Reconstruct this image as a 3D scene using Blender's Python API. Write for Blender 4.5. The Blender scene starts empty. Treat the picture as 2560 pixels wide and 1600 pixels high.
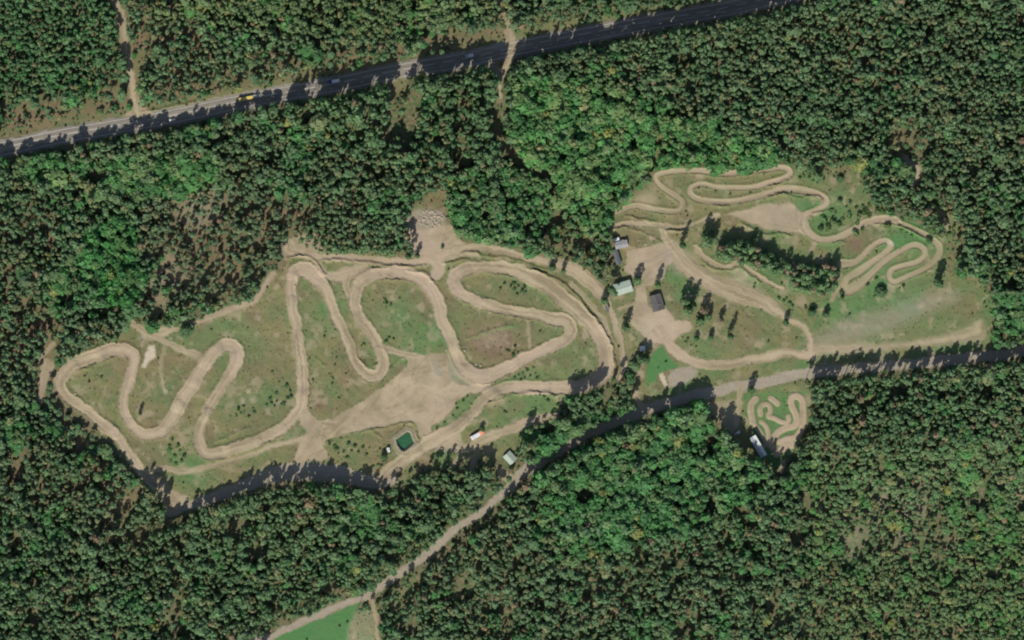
import bpy, math, random
import numpy as np
from mathutils import Vector, Matrix

random.seed(7)
rng = np.random.default_rng(11)
C = bpy.context.scene.collection
S = 0.3                                   # metres per photograph pixel
def W(px, py): return ((px - 1280) * S, (800 - py) * S)

# tile helpers: points read off enlarged tiles of the photograph (640x400 each), and off the whole picture
def T(c, r, pts): return [(c * 640 + x / 3.78, r * 400 + y / 3.78) for x, y in pts]
def F(pts): return [(x / 0.945, y / 0.945) for x, y in pts]
def Z(ox, oy, s, pts): return [(ox + x / s, oy + y / s) for x, y in pts]

# ------------------------------------------------------------------ noise
_lat = rng.random((256, 256)).astype(np.float32)
def vnoise(x, y, scale, seed=0):
    x = np.asarray(x, np.float32) / scale + seed * 17.31
    y = np.asarray(y, np.float32) / scale + seed * 9.77
    xi = np.floor(x).astype(np.int64); yi = np.floor(y).astype(np.int64)
    fx = x - xi; fy = y - yi
    fx = fx * fx * (3 - 2 * fx); fy = fy * fy * (3 - 2 * fy)
    a = _lat[xi & 255, yi & 255]; b = _lat[(xi + 1) & 255, yi & 255]
    c = _lat[xi & 255, (yi + 1) & 255]; d = _lat[(xi + 1) & 255, (yi + 1) & 255]
    return (a * (1 - fx) + b * fx) * (1 - fy) + (c * (1 - fx) + d * fx) * fy
def fbm(x, y, scale, seed=0, oct=4):
    t = 0; a = 1; n = 0
    for i in range(oct):
        t = t + a * vnoise(x, y, scale / 2 ** i, seed + i * 3); n += a; a *= 0.55
    return t / n

# ------------------------------------------------------------------ ground grid (coordinates in photo pixels)
STEP = 2.5
X0, X1, Y0, Y1 = -300, 2860, -300, 1900
gx = np.arange(X0, X1 + 0.1, STEP, dtype=np.float32)
gy = np.arange(Y0, Y1 + 0.1, STEP, dtype=np.float32)
NX, NY = len(gx), len(gy)
PX, PY = np.meshgrid(gx, gy)              # [NY, NX]
JX = PX + 9.0 * (fbm(PX, PY, 24, 1, 3) - 0.5) + 4.0 * (vnoise(PX, PY, 5, 5) - 0.5)
JY = PY + 9.0 * (fbm(PX, PY, 24, 2, 3) - 0.5) + 4.0 * (vnoise(PX, PY, 5, 6) - 0.5)

def smooth(pts, n=8):
    if len(pts) < 3: return pts
    P = [pts[0]] + list(pts) + [pts[-1]]; out = []
    for i in range(1, len(P) - 2):
        p0, p1, p2, p3 = P[i - 1], P[i], P[i + 1], P[i + 2]
        for k in range(n):
            t = k / n
            out.append(tuple(0.5 * ((2 * p1[j]) + (-p0[j] + p2[j]) * t + (2 * p0[j] - 5 * p1[j] + 4 * p2[j] - p3[j]) * t * t
                                    + (-p0[j] + 3 * p1[j] - 3 * p2[j] + p3[j]) * t ** 3) for j in (0, 1)))
    out.append(pts[-1]); return out

FINE = [False]                            # True while small, sharply kept tracks are drawn
def line_field(pts, reach, jitter=True, widths=None):
    if FINE[0]: jitter = False
    """distance to the line, arc length and lateral offset, on the window of the grid the line can touch"""
    xs = [p[0] for p in pts]; ys = [p[1] for p in pts]
    a = max(0, int((min(xs) - reach - X0) / STEP)); b = min(NX, int((max(xs) + reach - X0) / STEP) + 2)
    c = max(0, int((min(ys) - reach - Y0) / STEP)); d = min(NY, int((max(ys) + reach - Y0) / STEP) + 2)
    if a >= b or c >= d: return None
    gxw = (JX if jitter else PX)[c:d, a:b]; gyw = (JY if jitter else PY)[c:d, a:b]
    best = np.full(gxw.shape, 1e9, np.float32); arc = np.zeros_like(best); lat = np.zeros_like(best)
    wid = np.zeros_like(best); s = 0
    for i in range(len(pts) - 1):
        (x0, y0), (x1, y1) = pts[i], pts[i + 1]
        dx, dy = x1 - x0, y1 - y0; L = math.hypot(dx, dy) or 1e-6
        t = np.clip(((gxw - x0) * dx + (gyw - y0) * dy) / (L * L), 0, 1)
        ex = gxw - x0 - t * dx; ey = gyw - y0 - t * dy
        dd = np.hypot(ex, ey); m = dd < best
        best[m] = dd[m]; arc[m] = (s + t * L)[m]; lat[m] = ((ex * dy - ey * dx) / L)[m]
        if widths is not None: wid[m] = (widths[i] * (1 - t) + widths[i + 1] * t)[m]
        s += L
    return (slice(c, d), slice(a, b)), best, arc, lat, wid

def poly_field(pts, reach=12, jitter=True):
    f = line_field(list(pts) + [pts[0]], reach, jitter)
    if f is None: return None
    sl, best, *_ = f
    gxw = (JX if jitter else PX)[sl]; gyw = (JY if jitter else PY)[sl]
    ins = np.zeros(best.shape, bool); n = len(pts)
    for i in range(n):
        (x0, y0), (x1, y1) = pts[i], pts[(i + 1) % n]
        if y0 == y1: continue
        cr = ((y0 > gyw) != (y1 > gyw)) & (gxw < (x1 - x0) * (gyw - y0) / (y1 - y0) + x0)
        ins ^= cr
    return sl, np.where(ins, best, -best)

CH = {k: np.zeros((NY, NX), np.float32) for k in ('dirt', 'asphalt', 'lush', 'pale', 'gravel', 'floor', 'brown', 'tone')}
CH['tone'][:] = 0.5
HT = np.zeros((NY, NX), np.float32)
region = np.zeros((NY, NX), np.int32)     # per vertex id; cells use their lower-left vertex
REG = ['ground', 'meadow', 'lawn', 'field', 'yard', 'dirt_path', 'gravel_road', 'dirt_track', 'highway', 'pond_bed']
RID = {n: i for i, n in enumerate(REG)}
openm = np.zeros((NY, NX), np.float32)

def put(ch, sl, m, k=1.0, erase=('asphalt', 'lush', 'pale', 'gravel', 'brown', 'floor', 'dirt')):
    for e in erase:
        if e != ch: CH[e][sl] *= (1 - m * k)
    CH[ch][sl] = np.maximum(CH[ch][sl], m * k)

def area(pts, ch, k=1.0, soft=5.0, reg=None, add=False, curve=False):
    if curve: pts = smooth(list(pts) + [pts[0]], 5)
    f = poly_field(pts, soft * 2 + 4)
    if f is None: return
    sl, sd = f
    m = np.clip(0.5 + sd / (2 * soft), 0, 1); m = m * m * (3 - 2 * m)
    put(ch, sl, m, k, erase=() if add else ('asphalt', 'lush', 'pale', 'gravel', 'brown', 'floor', 'dirt'))
    if reg is not None:
        r = region[sl]; r[sd > 0] = RID[reg]

def blob(x, y, r, ch, k=1.0, soft=None, add=False, sx=1.0):
    soft = soft or r * 0.5
    a = max(0, int((x - 2 * r * sx - X0) / STEP)); b = min(NX, int((x + 2 * r * sx - X0) / STEP) + 2)
    c = max(0, int((y - 2 * r - Y0) / STEP)); d = min(NY, int((y + 2 * r - Y0) / STEP) + 2)
    sl = (slice(c, d), slice(a, b))
    dd = np.hypot((JX[sl] - x) / sx, JY[sl] - y)
    m = np.clip(0.5 + (r - dd) / (2 * soft), 0, 1)
    put(ch, sl, m, k, erase=() if add else ('asphalt', 'lush', 'pale', 'gravel', 'brown', 'floor', 'dirt'))

def road(pts, width, ch='dirt', k=1.0, soft=2.5, reg='dirt_path', berm=0.0, jumps=False, streak=1.0, curve=True, clear=4, widths=None, lift=0.0):
    if widths is not None and len(widths) != len(pts):
        print('WIDTHS', len(widths), len(pts)); widths = list(np.interp(np.linspace(0, 1, len(pts)), np.linspace(0, 1, len(widths)), widths))
    if curve:
        if widths is not None:
            ww = []
            for i in range(len(widths) - 1):
                for q in range(8): ww.append(widths[i] + (widths[i + 1] - widths[i]) * q / 8)
            ww.append(widths[-1]); widths = ww
        pts = smooth(pts)
    wmax = max(widths) if widths is not None else width
    f = line_field(pts, wmax / 2 + 16, widths=widths)
    if f is None: return
    sl, d, arc, lat, wid = f
    hw = (wid if widths is not None else width) / 2.0
    m = np.clip(0.5 + (hw - d) / (2 * soft), 0, 1); m = m * m * (3 - 2 * m)
    put(ch, sl, m, k)
    r = region[sl]; r[d < hw] = RID[reg]
    # worn lines along the direction of travel (different soil, churned and packed)
    st = 0.5 + (vnoise(lat * 1.0, arc * 0.03, 3.4, 21) - 0.5) * 1.5 * streak + (fbm(lat, arc * 0.3, 16, 22, 3) - 0.5) * 1.3 * streak
    st = np.clip(st, -.35, 1.3)
    CH['tone'][sl] = CH['tone'][sl] * (1 - m) + st * m
    h = HT[sl]
    if berm:
        e = np.exp(-((d - hw - 1.5) / 2.6) ** 2)
        h += berm * e * (0.6 + 0.8 * vnoise(arc, lat, 35, 31)) - 0.25 * berm * m
    if jumps:
        jm = np.clip(vnoise(arc, arc * 0 + 5, 34, 41) - 0.52, 0, 1) * 2.2
        h += jm * m * 1.3
    if lift: h += lift * m
    openm[sl] = np.maximum(openm[sl], (d < hw + clear).astype(np.float32))

def ridge(pts, h=0.9, w=3.2):
    f = line_field(smooth(pts), w * 3)
    if f is None: return
    sl, d, arc, lat, _ = f
    HT[sl] += h * np.exp(-(d / w) ** 2) * (0.7 + 0.6 * vnoise(arc, lat * 0, 18, 51))

# base: forest floor everywhere, meadow in the clearings
CH['floor'][:] = 1.0
CLEAR_W = F([(125,890),(150,850),(200,825),(270,803),(300,768),(340,770),(400,778),(500,748),(590,715),(640,665),(665,625),(672,585),(700,570),(730,590),(850,598),(975,600),(962,560),(955,530),(975,495),(1020,450),(1045,445),(1060,505),(1085,560),(1120,575),(1200,582),(1300,605),(1370,620),(1415,662),(1440,700),(1500,690),(1505,820),(1482,868),(1455,890),(1400,915),(1340,940),(1330,975),(1250,1000),(1225,1060),(1190,1075),(1160,1100),(1090,1085),(1050,1100),(920,1150),(850,1150),(760,1145),(680,1150),(560,1165),(440,1195),(405,1195),(375,1180),(330,1130),(318,1110),(258,1040),(210,990),(170,950),(138,930)])
CLEAR_E = F([(1436,545),(1440,500),(1500,445),(1540,412),(1600,400),(1750,402),(1870,388),(1905,398),(1950,402),(1990,382),(2030,405),(2040,450),(2060,480),(2120,510),(2190,540),(2232,570),(2245,640),(2300,650),(2335,690),(2345,760),(2345,822),(2200,840),(2050,862),(1950,876),(1900,893),(1780,905),(1650,930),(1560,960),(1520,975),(1492,960),(1490,900),(1490,850),(1500,820),(1480,760),(1480,690),(1452,672),(1430,640),(1468,632),(1470,600),(1440,575)])
CLEAR_B = F([(1652,950),(1690,930),(1850,905),(1900,905),(1908,930),(1915,1000),(1893,1048),(1862,1085),(1845,1125),(1825,1120),(1812,1095),(1780,1095),(1735,1050),(1690,1000)])
FIELD = T(1, 3, [(0,2050),(60,1600),(180,1512),(400,1390),(600,1320),(980,1170),(930,1260),(880,1400),(860,2050)])
TANF = T(1, 3, [(930,1250),(1040,1200),(1110,1280),(1145,1512),(1150,2050),(850,2050),(865,1400)])
GLADE = T(0, 3, [(1270,40),(1400,90),(1330,150),(1290,200),(1210,350),(1160,450),(900,450),(930,380),(1080,260),(1180,120)])
VERGES = [F([(0,290),(120,262),(300,222),(320,280),(150,310),(0,345)]), F([(330,250),(560,205),(700,170),(930,130),(930,160),(640,225),(560,240),(345,275)]),
          F([(930,160),(990,150),(985,190),(925,230),(905,235),(915,190)]), F([(1200,60),(1240,60),(1560,10),(1540,40),(1300,78),(1225,105)]),
          F([(310,40),(345,60),(345,160),(320,210),(305,160)]), F([(1010,80),(1190,60),(1180,100),(1000,125)]),
          F([(2100,345),(2180,400),(2175,430),(2090,370)]), F([(1530,310),(1570,310),(1560,400),(1520,410)]),
          F([(895,1440),(930,1400),(1000,1345),(1010,1360),(960,1420),(940,1440)]),
          F([(2205,510),(2260,500),(2275,600),(2240,640),(2230,560)]), F([(1900,400),(2010,380),(2050,480),(1960,460)])]
for P in (CLEAR_W, CLEAR_E, CLEAR_B, FIELD, TANF, GLADE):
    f = poly_field(P, 14)
    sl, sd = f
    m = np.clip(0.5 + sd / 14, 0, 1)
    CH['floor'][sl] *= 1 - m
    r = region[sl]; r[sd > 0] = RID['meadow']
    openm[sl] = np.maximum(openm[sl], (sd > -1).astype(np.float32))
for P in VERGES:
    sl, sd = poly_field(P, 14)
    m = np.clip(0.5 + sd / 16, 0, 1)
    CH['floor'][sl] *= 1 - 0.8 * m
    openm[sl] = np.maximum(openm[sl], (sd > 2).astype(np.float32) * 0.6)
# grass variety
for (x, y, r, c, k) in [(820,760,55,'lush',.4),(1090,830,50,'lush',.7),(1040,870,40,'lush',.5),(1010,790,45,'lush',.5),(1330,720,60,'lush',.25),(1290,770,50,'brown',.5),(1260,860,55,'brown',.75),(1220,850,45,'brown',.7),
        (560,860,60,'lush',.45),(470,1180,35,'lush',.6),(430,1150,30,'lush',.5),(660,1000,40,'lush',.5),(690,930,60,'brown',.3),(610,900,50,'brown',.35),(800,1010,17,'brown',1.0),(300,900,60,'brown',.3),(390,1060,50,'brown',.35),
        (660,1045,40,'brown',.5),(950,1170,50,'brown',.35),(1370,860,30,'brown',.4),(1420,900,60,'lush',.3),(1330,1020,60,'lush',.55),(1260,1050,40,'lush',.3),(1690,700,35,'lush',.6),(1710,740,30,'lush',.8),(1660,680,25,'lush',.5),
        (2050,560,45,'lush',.5),(2030,430,30,'lush',.5),(2110,440,45,'brown',.5),(2140,610,26,'brown',1.0),(2170,590,22,'brown',.8),(2250,570,35,'lush',.5),(2290,560,30,'lush',.8),(2340,590,30,'lush',.7),(2090,780,45,'lush',.7),(2250,740,60,'lush',.5),(2200,700,50,'lush',.4),
        (1780,870,60,'lush',.35),(1850,820,60,'brown',.35),(1800,760,40,'brown',.5),(1500,480,30,'brown',.3),(1570,440,30,'brown',.5),(1660,420,50,'brown',.3),(1580,600,45,'brown',.3),(1880,650,60,'lush',.5),(1950,720,60,'lush',.3),(1850,710,30,'pale',.25),
        (2010,880,50,'brown',.3),(2350,800,60,'lush',.35),(2400,760,60,'brown',.2),(1700,980,50,'lush',.4),(1470,1080,90,'lush',.4),(1500,1030,60,'brown',.3),
        (340,110,22,'brown',.9),(350,205,26,'brown',.9),(215,275,16,'brown',.9),(275,165,14,'brown',.7),(660,170,26,'brown',.7),(830,140,28,'brown',.6),(1160,75,40,'brown',.6),(1030,100,35,'brown',.3),(560,150,25,'brown',.5),(80,300,30,'brown',.4)]:
    blob(x, y, r, c, k, soft=r * 0.9, add=True)
area(T(1,2,[(1990,180),(2419,70),(2460,250),(2380,330),(2200,400),(2080,330)]), 'brown', 1.0, 16, add=True)
road(T(2,2,[(150,-60),(155,60),(172,170),(165,260)]), 7, 'dirt', .55, 3, 'dirt_path')
road(T(1,2,[(2010,190),(2150,130),(2419,60)]) + T(2,2,[(60,60)]), 6, 'lush', .6, 3, 'meadow')
blob(1230, 845, 22, 'dirt', .45, soft=22, add=True, sx=1.7)
area(GLADE, 'brown', .65, 8, add=True)
# east field: worn grey gravel streak
road(T(3,2,[(430,260),(700,130),(1000,40),(1250,-60),(1500,-160),(1750,-230)]), 60, 'gravel', .5, 26, 'meadow', widths=[40,56,60,54,44,24], streak=.9)
road(T(3,2,[(450,280),(800,270),(1300,235),(1700,180),(1950,130),(1990,60)]), 22, 'dirt', .75, 9, 'meadow', widths=[26,22,12,26,44,34])
area(FIELD, 'lush', 2.4, 4, 'field')
area(TANF, 'pale', .16, 8, add=True); area(TANF, 'lush', .25, 8, add=True)
# bike field lawn
BK = lambda p: Z(1850, 960, 6.574, p)
area(BK([(120,150),(1150,110),(1100,700),(900,1060),(700,1300),(560,1420),(330,1100),(180,700),(60,400)]), 'lush', .6, 8, 'lawn')
area(T(2,2,[(1830,790),(1900,770),(2130,750),(2150,1000),(2110,1120),(1990,1000),(1870,880)]), 'dirt', .62, 9, 'yard')
# lawn triangle by the courtyard
LAWN = T(2,2,[(1410,235),(1480,330),(1570,450),(1470,480),(1390,500),(1370,560),(1330,590),(1270,560),(1275,470),(1290,390),(1350,290)])

# roads and paths (asphalt first, then lesser ones, so that junction sand lies over)
HWY = [(-320,436),(0,373),(160,339),(400,297),(640,247),(840,211),(980,181),(1170,148),(1275,124),(1520,76),(1703,42),(1815,22),(1930,-4),(2100,-45),(2500,-150)]
road(HWY, 45, 'asphalt', 1, 1.6, 'highway', streak=.8, clear=9)
SHADE = T(0,3,[(1600,300),(1800,235),(2000,180),(2200,90),(2419,10)]) + T(1,2,[(200,1455),(500,1430),(800,1460),(950,1500)]) + T(1,3,[(1150,20),(1290,-10)])
road(SHADE, 30, 'gravel', .9, 3, 'gravel_road', widths=[22,24,26,28,34,40,44,40,36,32,28], clear=8)
SOUTH = T(1,3,[(-300,1640),(0,1530),(150,1475),(400,1360),(600,1270),(850,1170),(1060,1090),(1300,920),(1500,780),(1700,640),(1900,450),(2100,330),(2250,200),(2419,60)]) + \
        T(2,2,[(100,1440),(300,1320),(500,1190),(700,1080),(900,1000),(1050,935),(1250,855),(1450,790),(1700,715),(1900,680),(2100,630),(2380,590)]) + \
        T(3,2,[(200,530),(400,500),(800,460),(1300,420),(1800,370),(2200,330),(2419,290),(2900,190),(3600,60)])
road(SOUTH, 23, 'gravel', .95, 3, 'gravel_road', widths=[18]*6+[20]*4+[19,18,17,20]+[26]*12+[26]*9, streak=1, clear=7)
road(T(1,3,[(1060,1090),(1110,1200),(1140,1350),(1155,1512),(1150,1700)]), 11, 'dirt', .7, 3, 'dirt_path')
road(T(0,0,[(1100,-400),(1090,0),(1140,130),(1180,400),(1215,600),(1250,780),(1265,920),(1300,1080)]), 19, 'dirt', .85, 2.5, 'gravel_road', clear=5)
area(T(0,0,[(1235,900),(1310,900),(1340,1000),(1450,1075),(1330,1110),(1150,1115),(1230,1030)]), 'dirt', .9, 4, 'gravel_road')
road(T(1,0,[(2260,-300),(2290,0),(2350,150),(2385,300),(2420,450),(2400,560),(2330,680),(2300,800),(2310,950)]), 14, 'dirt', .85, 4, 'dirt_path', widths=[10,10,10,22,30,22,14,10,9], clear=5)
road(T(1,0,[(2310,950),(2270,1250),(2419,1450)]) + F([(1250,395),(1295,420),(1310,480),(1318,520)]), 9, 'brown', .8, 3, 'dirt_path', clear=10)
road(T(1,0,[(1345,740),(1310,850),(1280,950),(1260,1100),(1240,1300)]), 22, 'brown', .5, 6, 'ground', clear=6)
road(T(1,0,[(2150,540),(2260,640),(2310,720)]), 18, 'gravel', .6, 4, 'dirt_path')

# service roads
road(T(1,1,[(300,800),(330,860),(430,880),(600,915),(900,930),(1200,955),(1500,962),(1700,930),(1850,870),(2050,825),(2250,845),(2419,880)]) + T(2,1,[(150,920),(350,965),(520,1010),(640,1080),(760,1180),(850,1280),(900,1370),(950,1480)]) + T(2,2,[(985,80),(1020,220),(1050,350),(1060,450),(1010,540)]), 18, 'dirt', .95, 2.5, 'dirt_path',
     widths=[34,30,16,16,18,18,20,24,34,22,18,18,18,22,36,36,34,28,20,16,14,13,13,12,14])
area(T(1,1,[(265,940),(250,840),(300,760),(420,690),(560,700),(640,860),(560,900),(400,890),(330,910)]), 'dirt', .7, 6, 'yard')
road(T(1,1,[(520,920),(600,1010),(660,1090),(760,1110),(860,1080),(960,1040),(1060,1010)]), 22, 'dirt', .85, 4, 'dirt_path', widths=[10,14,20,26,40,30,10])
road(T(1,1,[(870,1110),(855,1200),(885,1290),(920,1400)]), 17, 'dirt', .9, 3, 'dirt_path')
road(T(1,1,[(1690,960),(1740,1010),(1700,1080)]), 30, 'dirt', .9, 3, 'dirt_path')
road(T(1,1,[(1850,900),(1960,890),(2080,890)]), 14, 'dirt', .7, 4, 'dirt_path')
PIT = T(1,1,[(1390,720),(1440,640),(1560,640),(1740,600),(1860,610),(1900,740),(2000,800),(1850,880),(1600,925),(1480,900),(1430,820)])
area(PIT, 'dirt', 1, 6, 'yard')
area(T(1,1,[(1400,560),(1480,480),(1650,470),(1760,480),(1790,600),(1600,650),(1440,650)]), 'gravel', .75, 9, 'yard')
area(T(1,1,[(1560,400),(1700,330),(1780,360),(1770,500),(1600,490)]), 'brown', .6, 8, add=True)
road(T(2,1,[(560,1170),(680,1290),(780,1400),(860,1512)]) + T(2,2,[(905,100),(935,190)]), 11, 'dirt', .8, 3, 'dirt_path')
road(T(0,1,[(1950,1500),(2200,1400),(2419,1310)]) + T(1,1,[(100,1170),(170,1080)]), 15, 'dirt', .8, 4, 'dirt_path')
road(T(0,2,[(1220,20),(1350,95),(1450,140),(1600,85),(1720,50),(1850,25),(1990,-10)]), 14, 'dirt', .9, 4, 'dirt_path', widths=[14,18,40,20,16,12,12])
road(T(0,2,[(1400,120),(1500,180),(1650,250),(1800,310),(1900,350)]), 15, 'dirt', .85, 3, 'dirt_path')
road(T(0,2,[(1560,240),(1530,400),(1520,520),(1570,680)]), 9, 'dirt', .6, 3, 'dirt_path')
for q, r in (((1350,180), 10), ((1640,640), 4), ((1740,560), 3), ((2350,670), 6), ((2290,770), 7), ((2390,760), 7), ((1750,830), 5), ((1560,670), 5), ((1610,180), 5)):
    (x, y), = T(0, 2, [q]); blob(x, y, r * .8, 'pale', .45, soft=r * .8)
area(T(0,2,[(1400,250),(1450,250),(1475,350),(1420,390),(1380,455),(1345,450),(1370,330)]), 'pale', .8, 4, 'yard')
road(T(0,2,[(500,220),(440,300),(365,370)]), 10, 'dirt', .9, 3, 'dirt_path', clear=5)
road(T(0,2,[(440,430),(420,530),(395,660),(365,820)]), 15, 'dirt', .7, 4, 'dirt_path', widths=[34,28,14,11], clear=5)
# main motocross circuit
TR = dict(ch='dirt', reg='dirt_track', berm=.55, jumps=True, soft=2.0)
A1 = T(0,2,[(1080,1070),(1000,1000),(860,885),(740,800),(650,740),(590,670),(565,590),(610,500),(710,410),(900,340),(1080,280),(1200,280),(1265,370),(1240,520),(1190,680),(1165,820),(1200,950),(1280,1040),(1400,1085),(1520,1050),(1620,940),(1700,790),(1800,640),(1890,490),(1960,370),(2070,260),(2170,235),(2235,300),(2220,420),(2130,580),(2020,760),(1940,900),(1890,1050),(1885,1180),(1940,1260),(2060,1260),(2250,1200),(2419,1145)]) + \
     T(1,2,[(150,1080),(300,980),(400,860),(435,700),(435,500),(410,300),(390,150),(372,0)]) + \
     T(1,1,[(352,1450),(335,1300),(330,1180),(365,1070),(440,1035),(530,1080),(640,1210),(700,1340),(765,1500)]) + \
     T(1,2,[(830,120),(880,250),(920,370),(980,460),(1080,530),(1160,520),(1200,420),(1170,290),(1120,180),(1040,60)]) + \
     T(1,1,[(985,1500),(930,1380),(935,1270),(990,1150),(1100,1085),(1250,1065),(1400,1075),(1550,1120),(1650,1215),(1710,1340),(1745,1500)]) + \
     T(1,2,[(1810,120),(1860,230),(1900,350),(1960,450),(2060,520),(2200,530),(2350,465)]) + \
     T(2,2,[(0,430),(120,360),(260,300),(410,235),(520,175),(550,100),(500,15)]) + T(2,1,[(390,1510),(250,1465),(0,1425)]) + \
     T(1,1,[(2200,1375),(2020,1310),(1910,1235),(1860,1155),(1900,1080),(2000,1025),(2200,1010)]) + \
     T(2,1,[(0,1035),(150,1090),(350,1200),(500,1330),(620,1430),(700,1512)]) + \
     T(2,2,[(760,60),(830,170),(880,300),(890,420),(850,515),(740,590),(550,640),(300,640),(0,635)]) + \
     T(1,2,[(2250,685),(2150,760),(2050,870),(1900,1000),(1750,1100),(1600,1190),(1400,1320),(1250,1430),(1190,1512)])
wA = []
for _n, _w in zip([38, 8, 9, 10, 11, 7, 7, 3, 7, 6, 9, 9], [[22,22,24,26,28,30,32,34,36,34,32,30,26,26,24,22,24,26,28,32,34,36,34,32,32,34,36,32,28,26,24,26,28,28,28,30,28], [28,28,28,30,31,30,28,26], [26,26,26,34,38,36,30,28,26], [24,24,24,26,30,30,28,24,26,26], [28,30,32,32,32,32,32,32,32,34,32], [30,28,30,38,38,38,32], [30,28,28,28,32,34,36], [32,28,26], [26,28,28,30,32,32,30], [32,38,40,42,40,38], [36,36,36,36,38,36,34,34,34], [28,28,28,30,38,38,36,32,28]]): wA += list(np.interp(np.linspace(0, 1, _n), np.linspace(0, 1, len(_w)), _w))
road(A1, 28, widths=wA, **TR)
road(T(0,2,[(1080,1070),(1200,1230),(1270,1330),(1340,1430)]) + T(0,3,[(1500,60),(1600,180),(1640,240)]), 24, 'dirt', 1, 3, 'dirt_track', widths=[22,22,24,26,36,34,26], berm=.2)
area(T(0,3,[(1340,-90),(1500,0),(1600,80),(1790,170),(1720,270),(1580,250),(1480,150),(1400,50)]), 'dirt', 1, 5, 'yard')
road(T(0,2,[(1430,1430),(1500,1405),(1600,1410),(1750,1435),(1900,1405),(2100,1350),(2419,1262)]) + T(1,2,[(150,1200),(300,1160),(450,1130)]), 14, 'dirt', .8, 3.5, 'dirt_path')
START = T(1,2,[(480,800),(520,890),(580,945),(720,930),(1000,770),(1200,640),(1400,470),(1440,400),(1400,330),(1500,330),(1830,320),(1810,430),(1850,540),(1940,625),(2060,600),(2220,600),(2230,700),(2130,690),(1990,690),(1890,750),(1850,850),(1780,930),(1650,1010),(1640,1060),(1600,1110),(1560,1110),(1480,960),(1400,960),(1200,1000),(1000,1045),(800,1090),(680,1130),(640,1200),(690,1290),(620,1340),(500,1330),(320,1400),(380,1270),(400,1180),(470,1100),(480,1040),(420,1000),(400,900)])
area(START, 'dirt', 1, 2.5, 'yard')
def rut(pts, w, v):
    f = line_field(smooth(pts), w * 2 + 2)
    if f is None: return
    sl, d, *_ = f
    CH['tone'][sl] += v * np.exp(-(d / w) ** 2) * np.clip(CH['dirt'][sl], 0, 1)
road(T(1,2,[(1180,250),(1250,285),(1350,315),(1500,335)]), 16, 'dirt', .9, 3, 'dirt_path')
area(T(1,2,[(1560,1110),(1650,1060),(1800,1000),(1930,1080),(1960,1240),(1900,1260),(1700,1230)]), 'dirt', .95, 4, 'dirt_track')
road(T(1,2,[(1900,1180),(2000,1210),(2130,1130),(2419,1025)]) + T(2,2,[(150,965),(330,920),(560,870)]), 20, 'dirt', .9, 3, 'dirt_path', widths=[26,18,24,26,22,20,14])
road(T(1,2,[(2110,1190),(2070,1280),(2040,1420)]), 13, 'dirt', .8, 4, 'dirt_path')
road(T(1,2,[(1890,1230),(1930,1290),(1860,1380)]), 13, 'dirt', .7, 4, 'dirt_path')
area(T(1,2,[(2290,1400),(2350,1420),(2470,1490),(2400,1560),(2290,1490)]), 'dirt', .8, 3, 'dirt_path')
# starting line scar and worn panel
road(T(1,2,[(1640,350),(1690,520),(1740,700),(1790,880)]), 2.6, 'pale', .35, 1.2, 'yard', streak=0)
area(T(1,2,[(1660,370),(1700,380),(1770,520),(1740,540),(1690,500)]), 'gravel', .8, 2)
# grass islands
ISL = [T(1,2,[(1245,480),(1280,370),(1350,340),(1400,360),(1410,410),(1350,480),(1200,570),(1170,590),(1200,540)]),
       T(1,2,[(1800,390),(1840,370),(1900,480),(1960,550),(2040,610),(1950,630),(1870,580),(1810,480)]),
       T(1,2,[(1640,1030),(1850,900),(1880,770),(1980,695),(2130,690),(2140,740),(2000,880),(1860,960),(1720,1050)]),
       T(1,2,[(270,1120),(400,1010),(470,1020),(480,1070),(380,1120)]),
       T(1,2,[(2220,610),(2419,525),(2460,570),(2419,600),(2240,640)]),
       T(2,2,[(-10,520),(120,460),(220,430),(350,500),(300,570),(0,575)]),
       T(1,2,[(1660,1270),(1750,1220),(1830,1215),(1890,1240),(1870,1320),(1750,1400),(1650,1330)])]
for P in ISL: area(P, 'lush', .35, 2.5, 'meadow')
area(ISL[1], 'gravel', .5, 3, add=True)
# courtyard
area(T(2,1,[(1090,860),(1430,785),(1560,770),(1620,880),(1460,1000),(1440,1100),(1310,1200),(1255,1190),(1290,1350),(1340,1440),(1450,1400),(1540,1500)]) + T(2,2,[(1690,20),(1710,90),(1600,130),(1540,190),(1480,240),(1400,230),(1300,220),(1260,170),(1180,110),(1120,0)]) + T(2,1,[(1130,1450),(1165,1340),(1175,1200),(1120,1100),(1060,1040)]), 'dirt', 1, 4, 'yard')
blob(*T(2,2,[(1350,70)])[0], 34, 'pale', .3, soft=30, add=True)
blob(*T(2,1,[(1500,870)])[0], 20, 'gravel', .95, soft=18, add=True); blob(*T(2,1,[(1590,960)])[0], 20, 'gravel', .95, soft=18, add=True)
road(T(2,1,[(1410,620),(1450,720),(1490,800)]), 20, 'dirt', .95, 4, 'dirt_path', widths=[16,18,28])
road(T(2,1,[(1560,880),(1660,1010),(1800,1110),(2000,1210),(2200,1270),(2419,1370)]) + T(3,1,[(100,1440),(200,1512)]) + T(3,2,[(300,40),(370,110),(400,200),(405,310)]), 30, 'dirt', .9, 5, 'dirt_path', widths=[36,40,42,46,46,38,24,17,15,15,16,22])
area(T(2,1,[(1600,860),(1720,880),(1760,1000),(1900,1050),(2000,1120),(2250,1180),(2380,1240),(2380,1380),(2150,1330),(1850,1170),(1700,1080)]), 'dirt', .66, 14, add=True)
road(T(2,1,[(1735,830),(1800,900),(1900,970),(2020,1010),(2140,965),(2230,1030),(2330,1110),(2419,1150)]) + T(3,1,[(60,1190),(140,1220)]), 12, 'dirt', .95, 2.5, 'dirt_path', berm=.35)
road(T(2,2,[(1400,100),(1500,240),(1620,350),(1800,420),(2000,425),(2200,390),(2419,345)]) + T(3,2,[(200,315),(400,330)]), 23, 'dirt', 1, 3, 'gravel_road', widths=[40,26,24,23,22,22,23,20,24])
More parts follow.
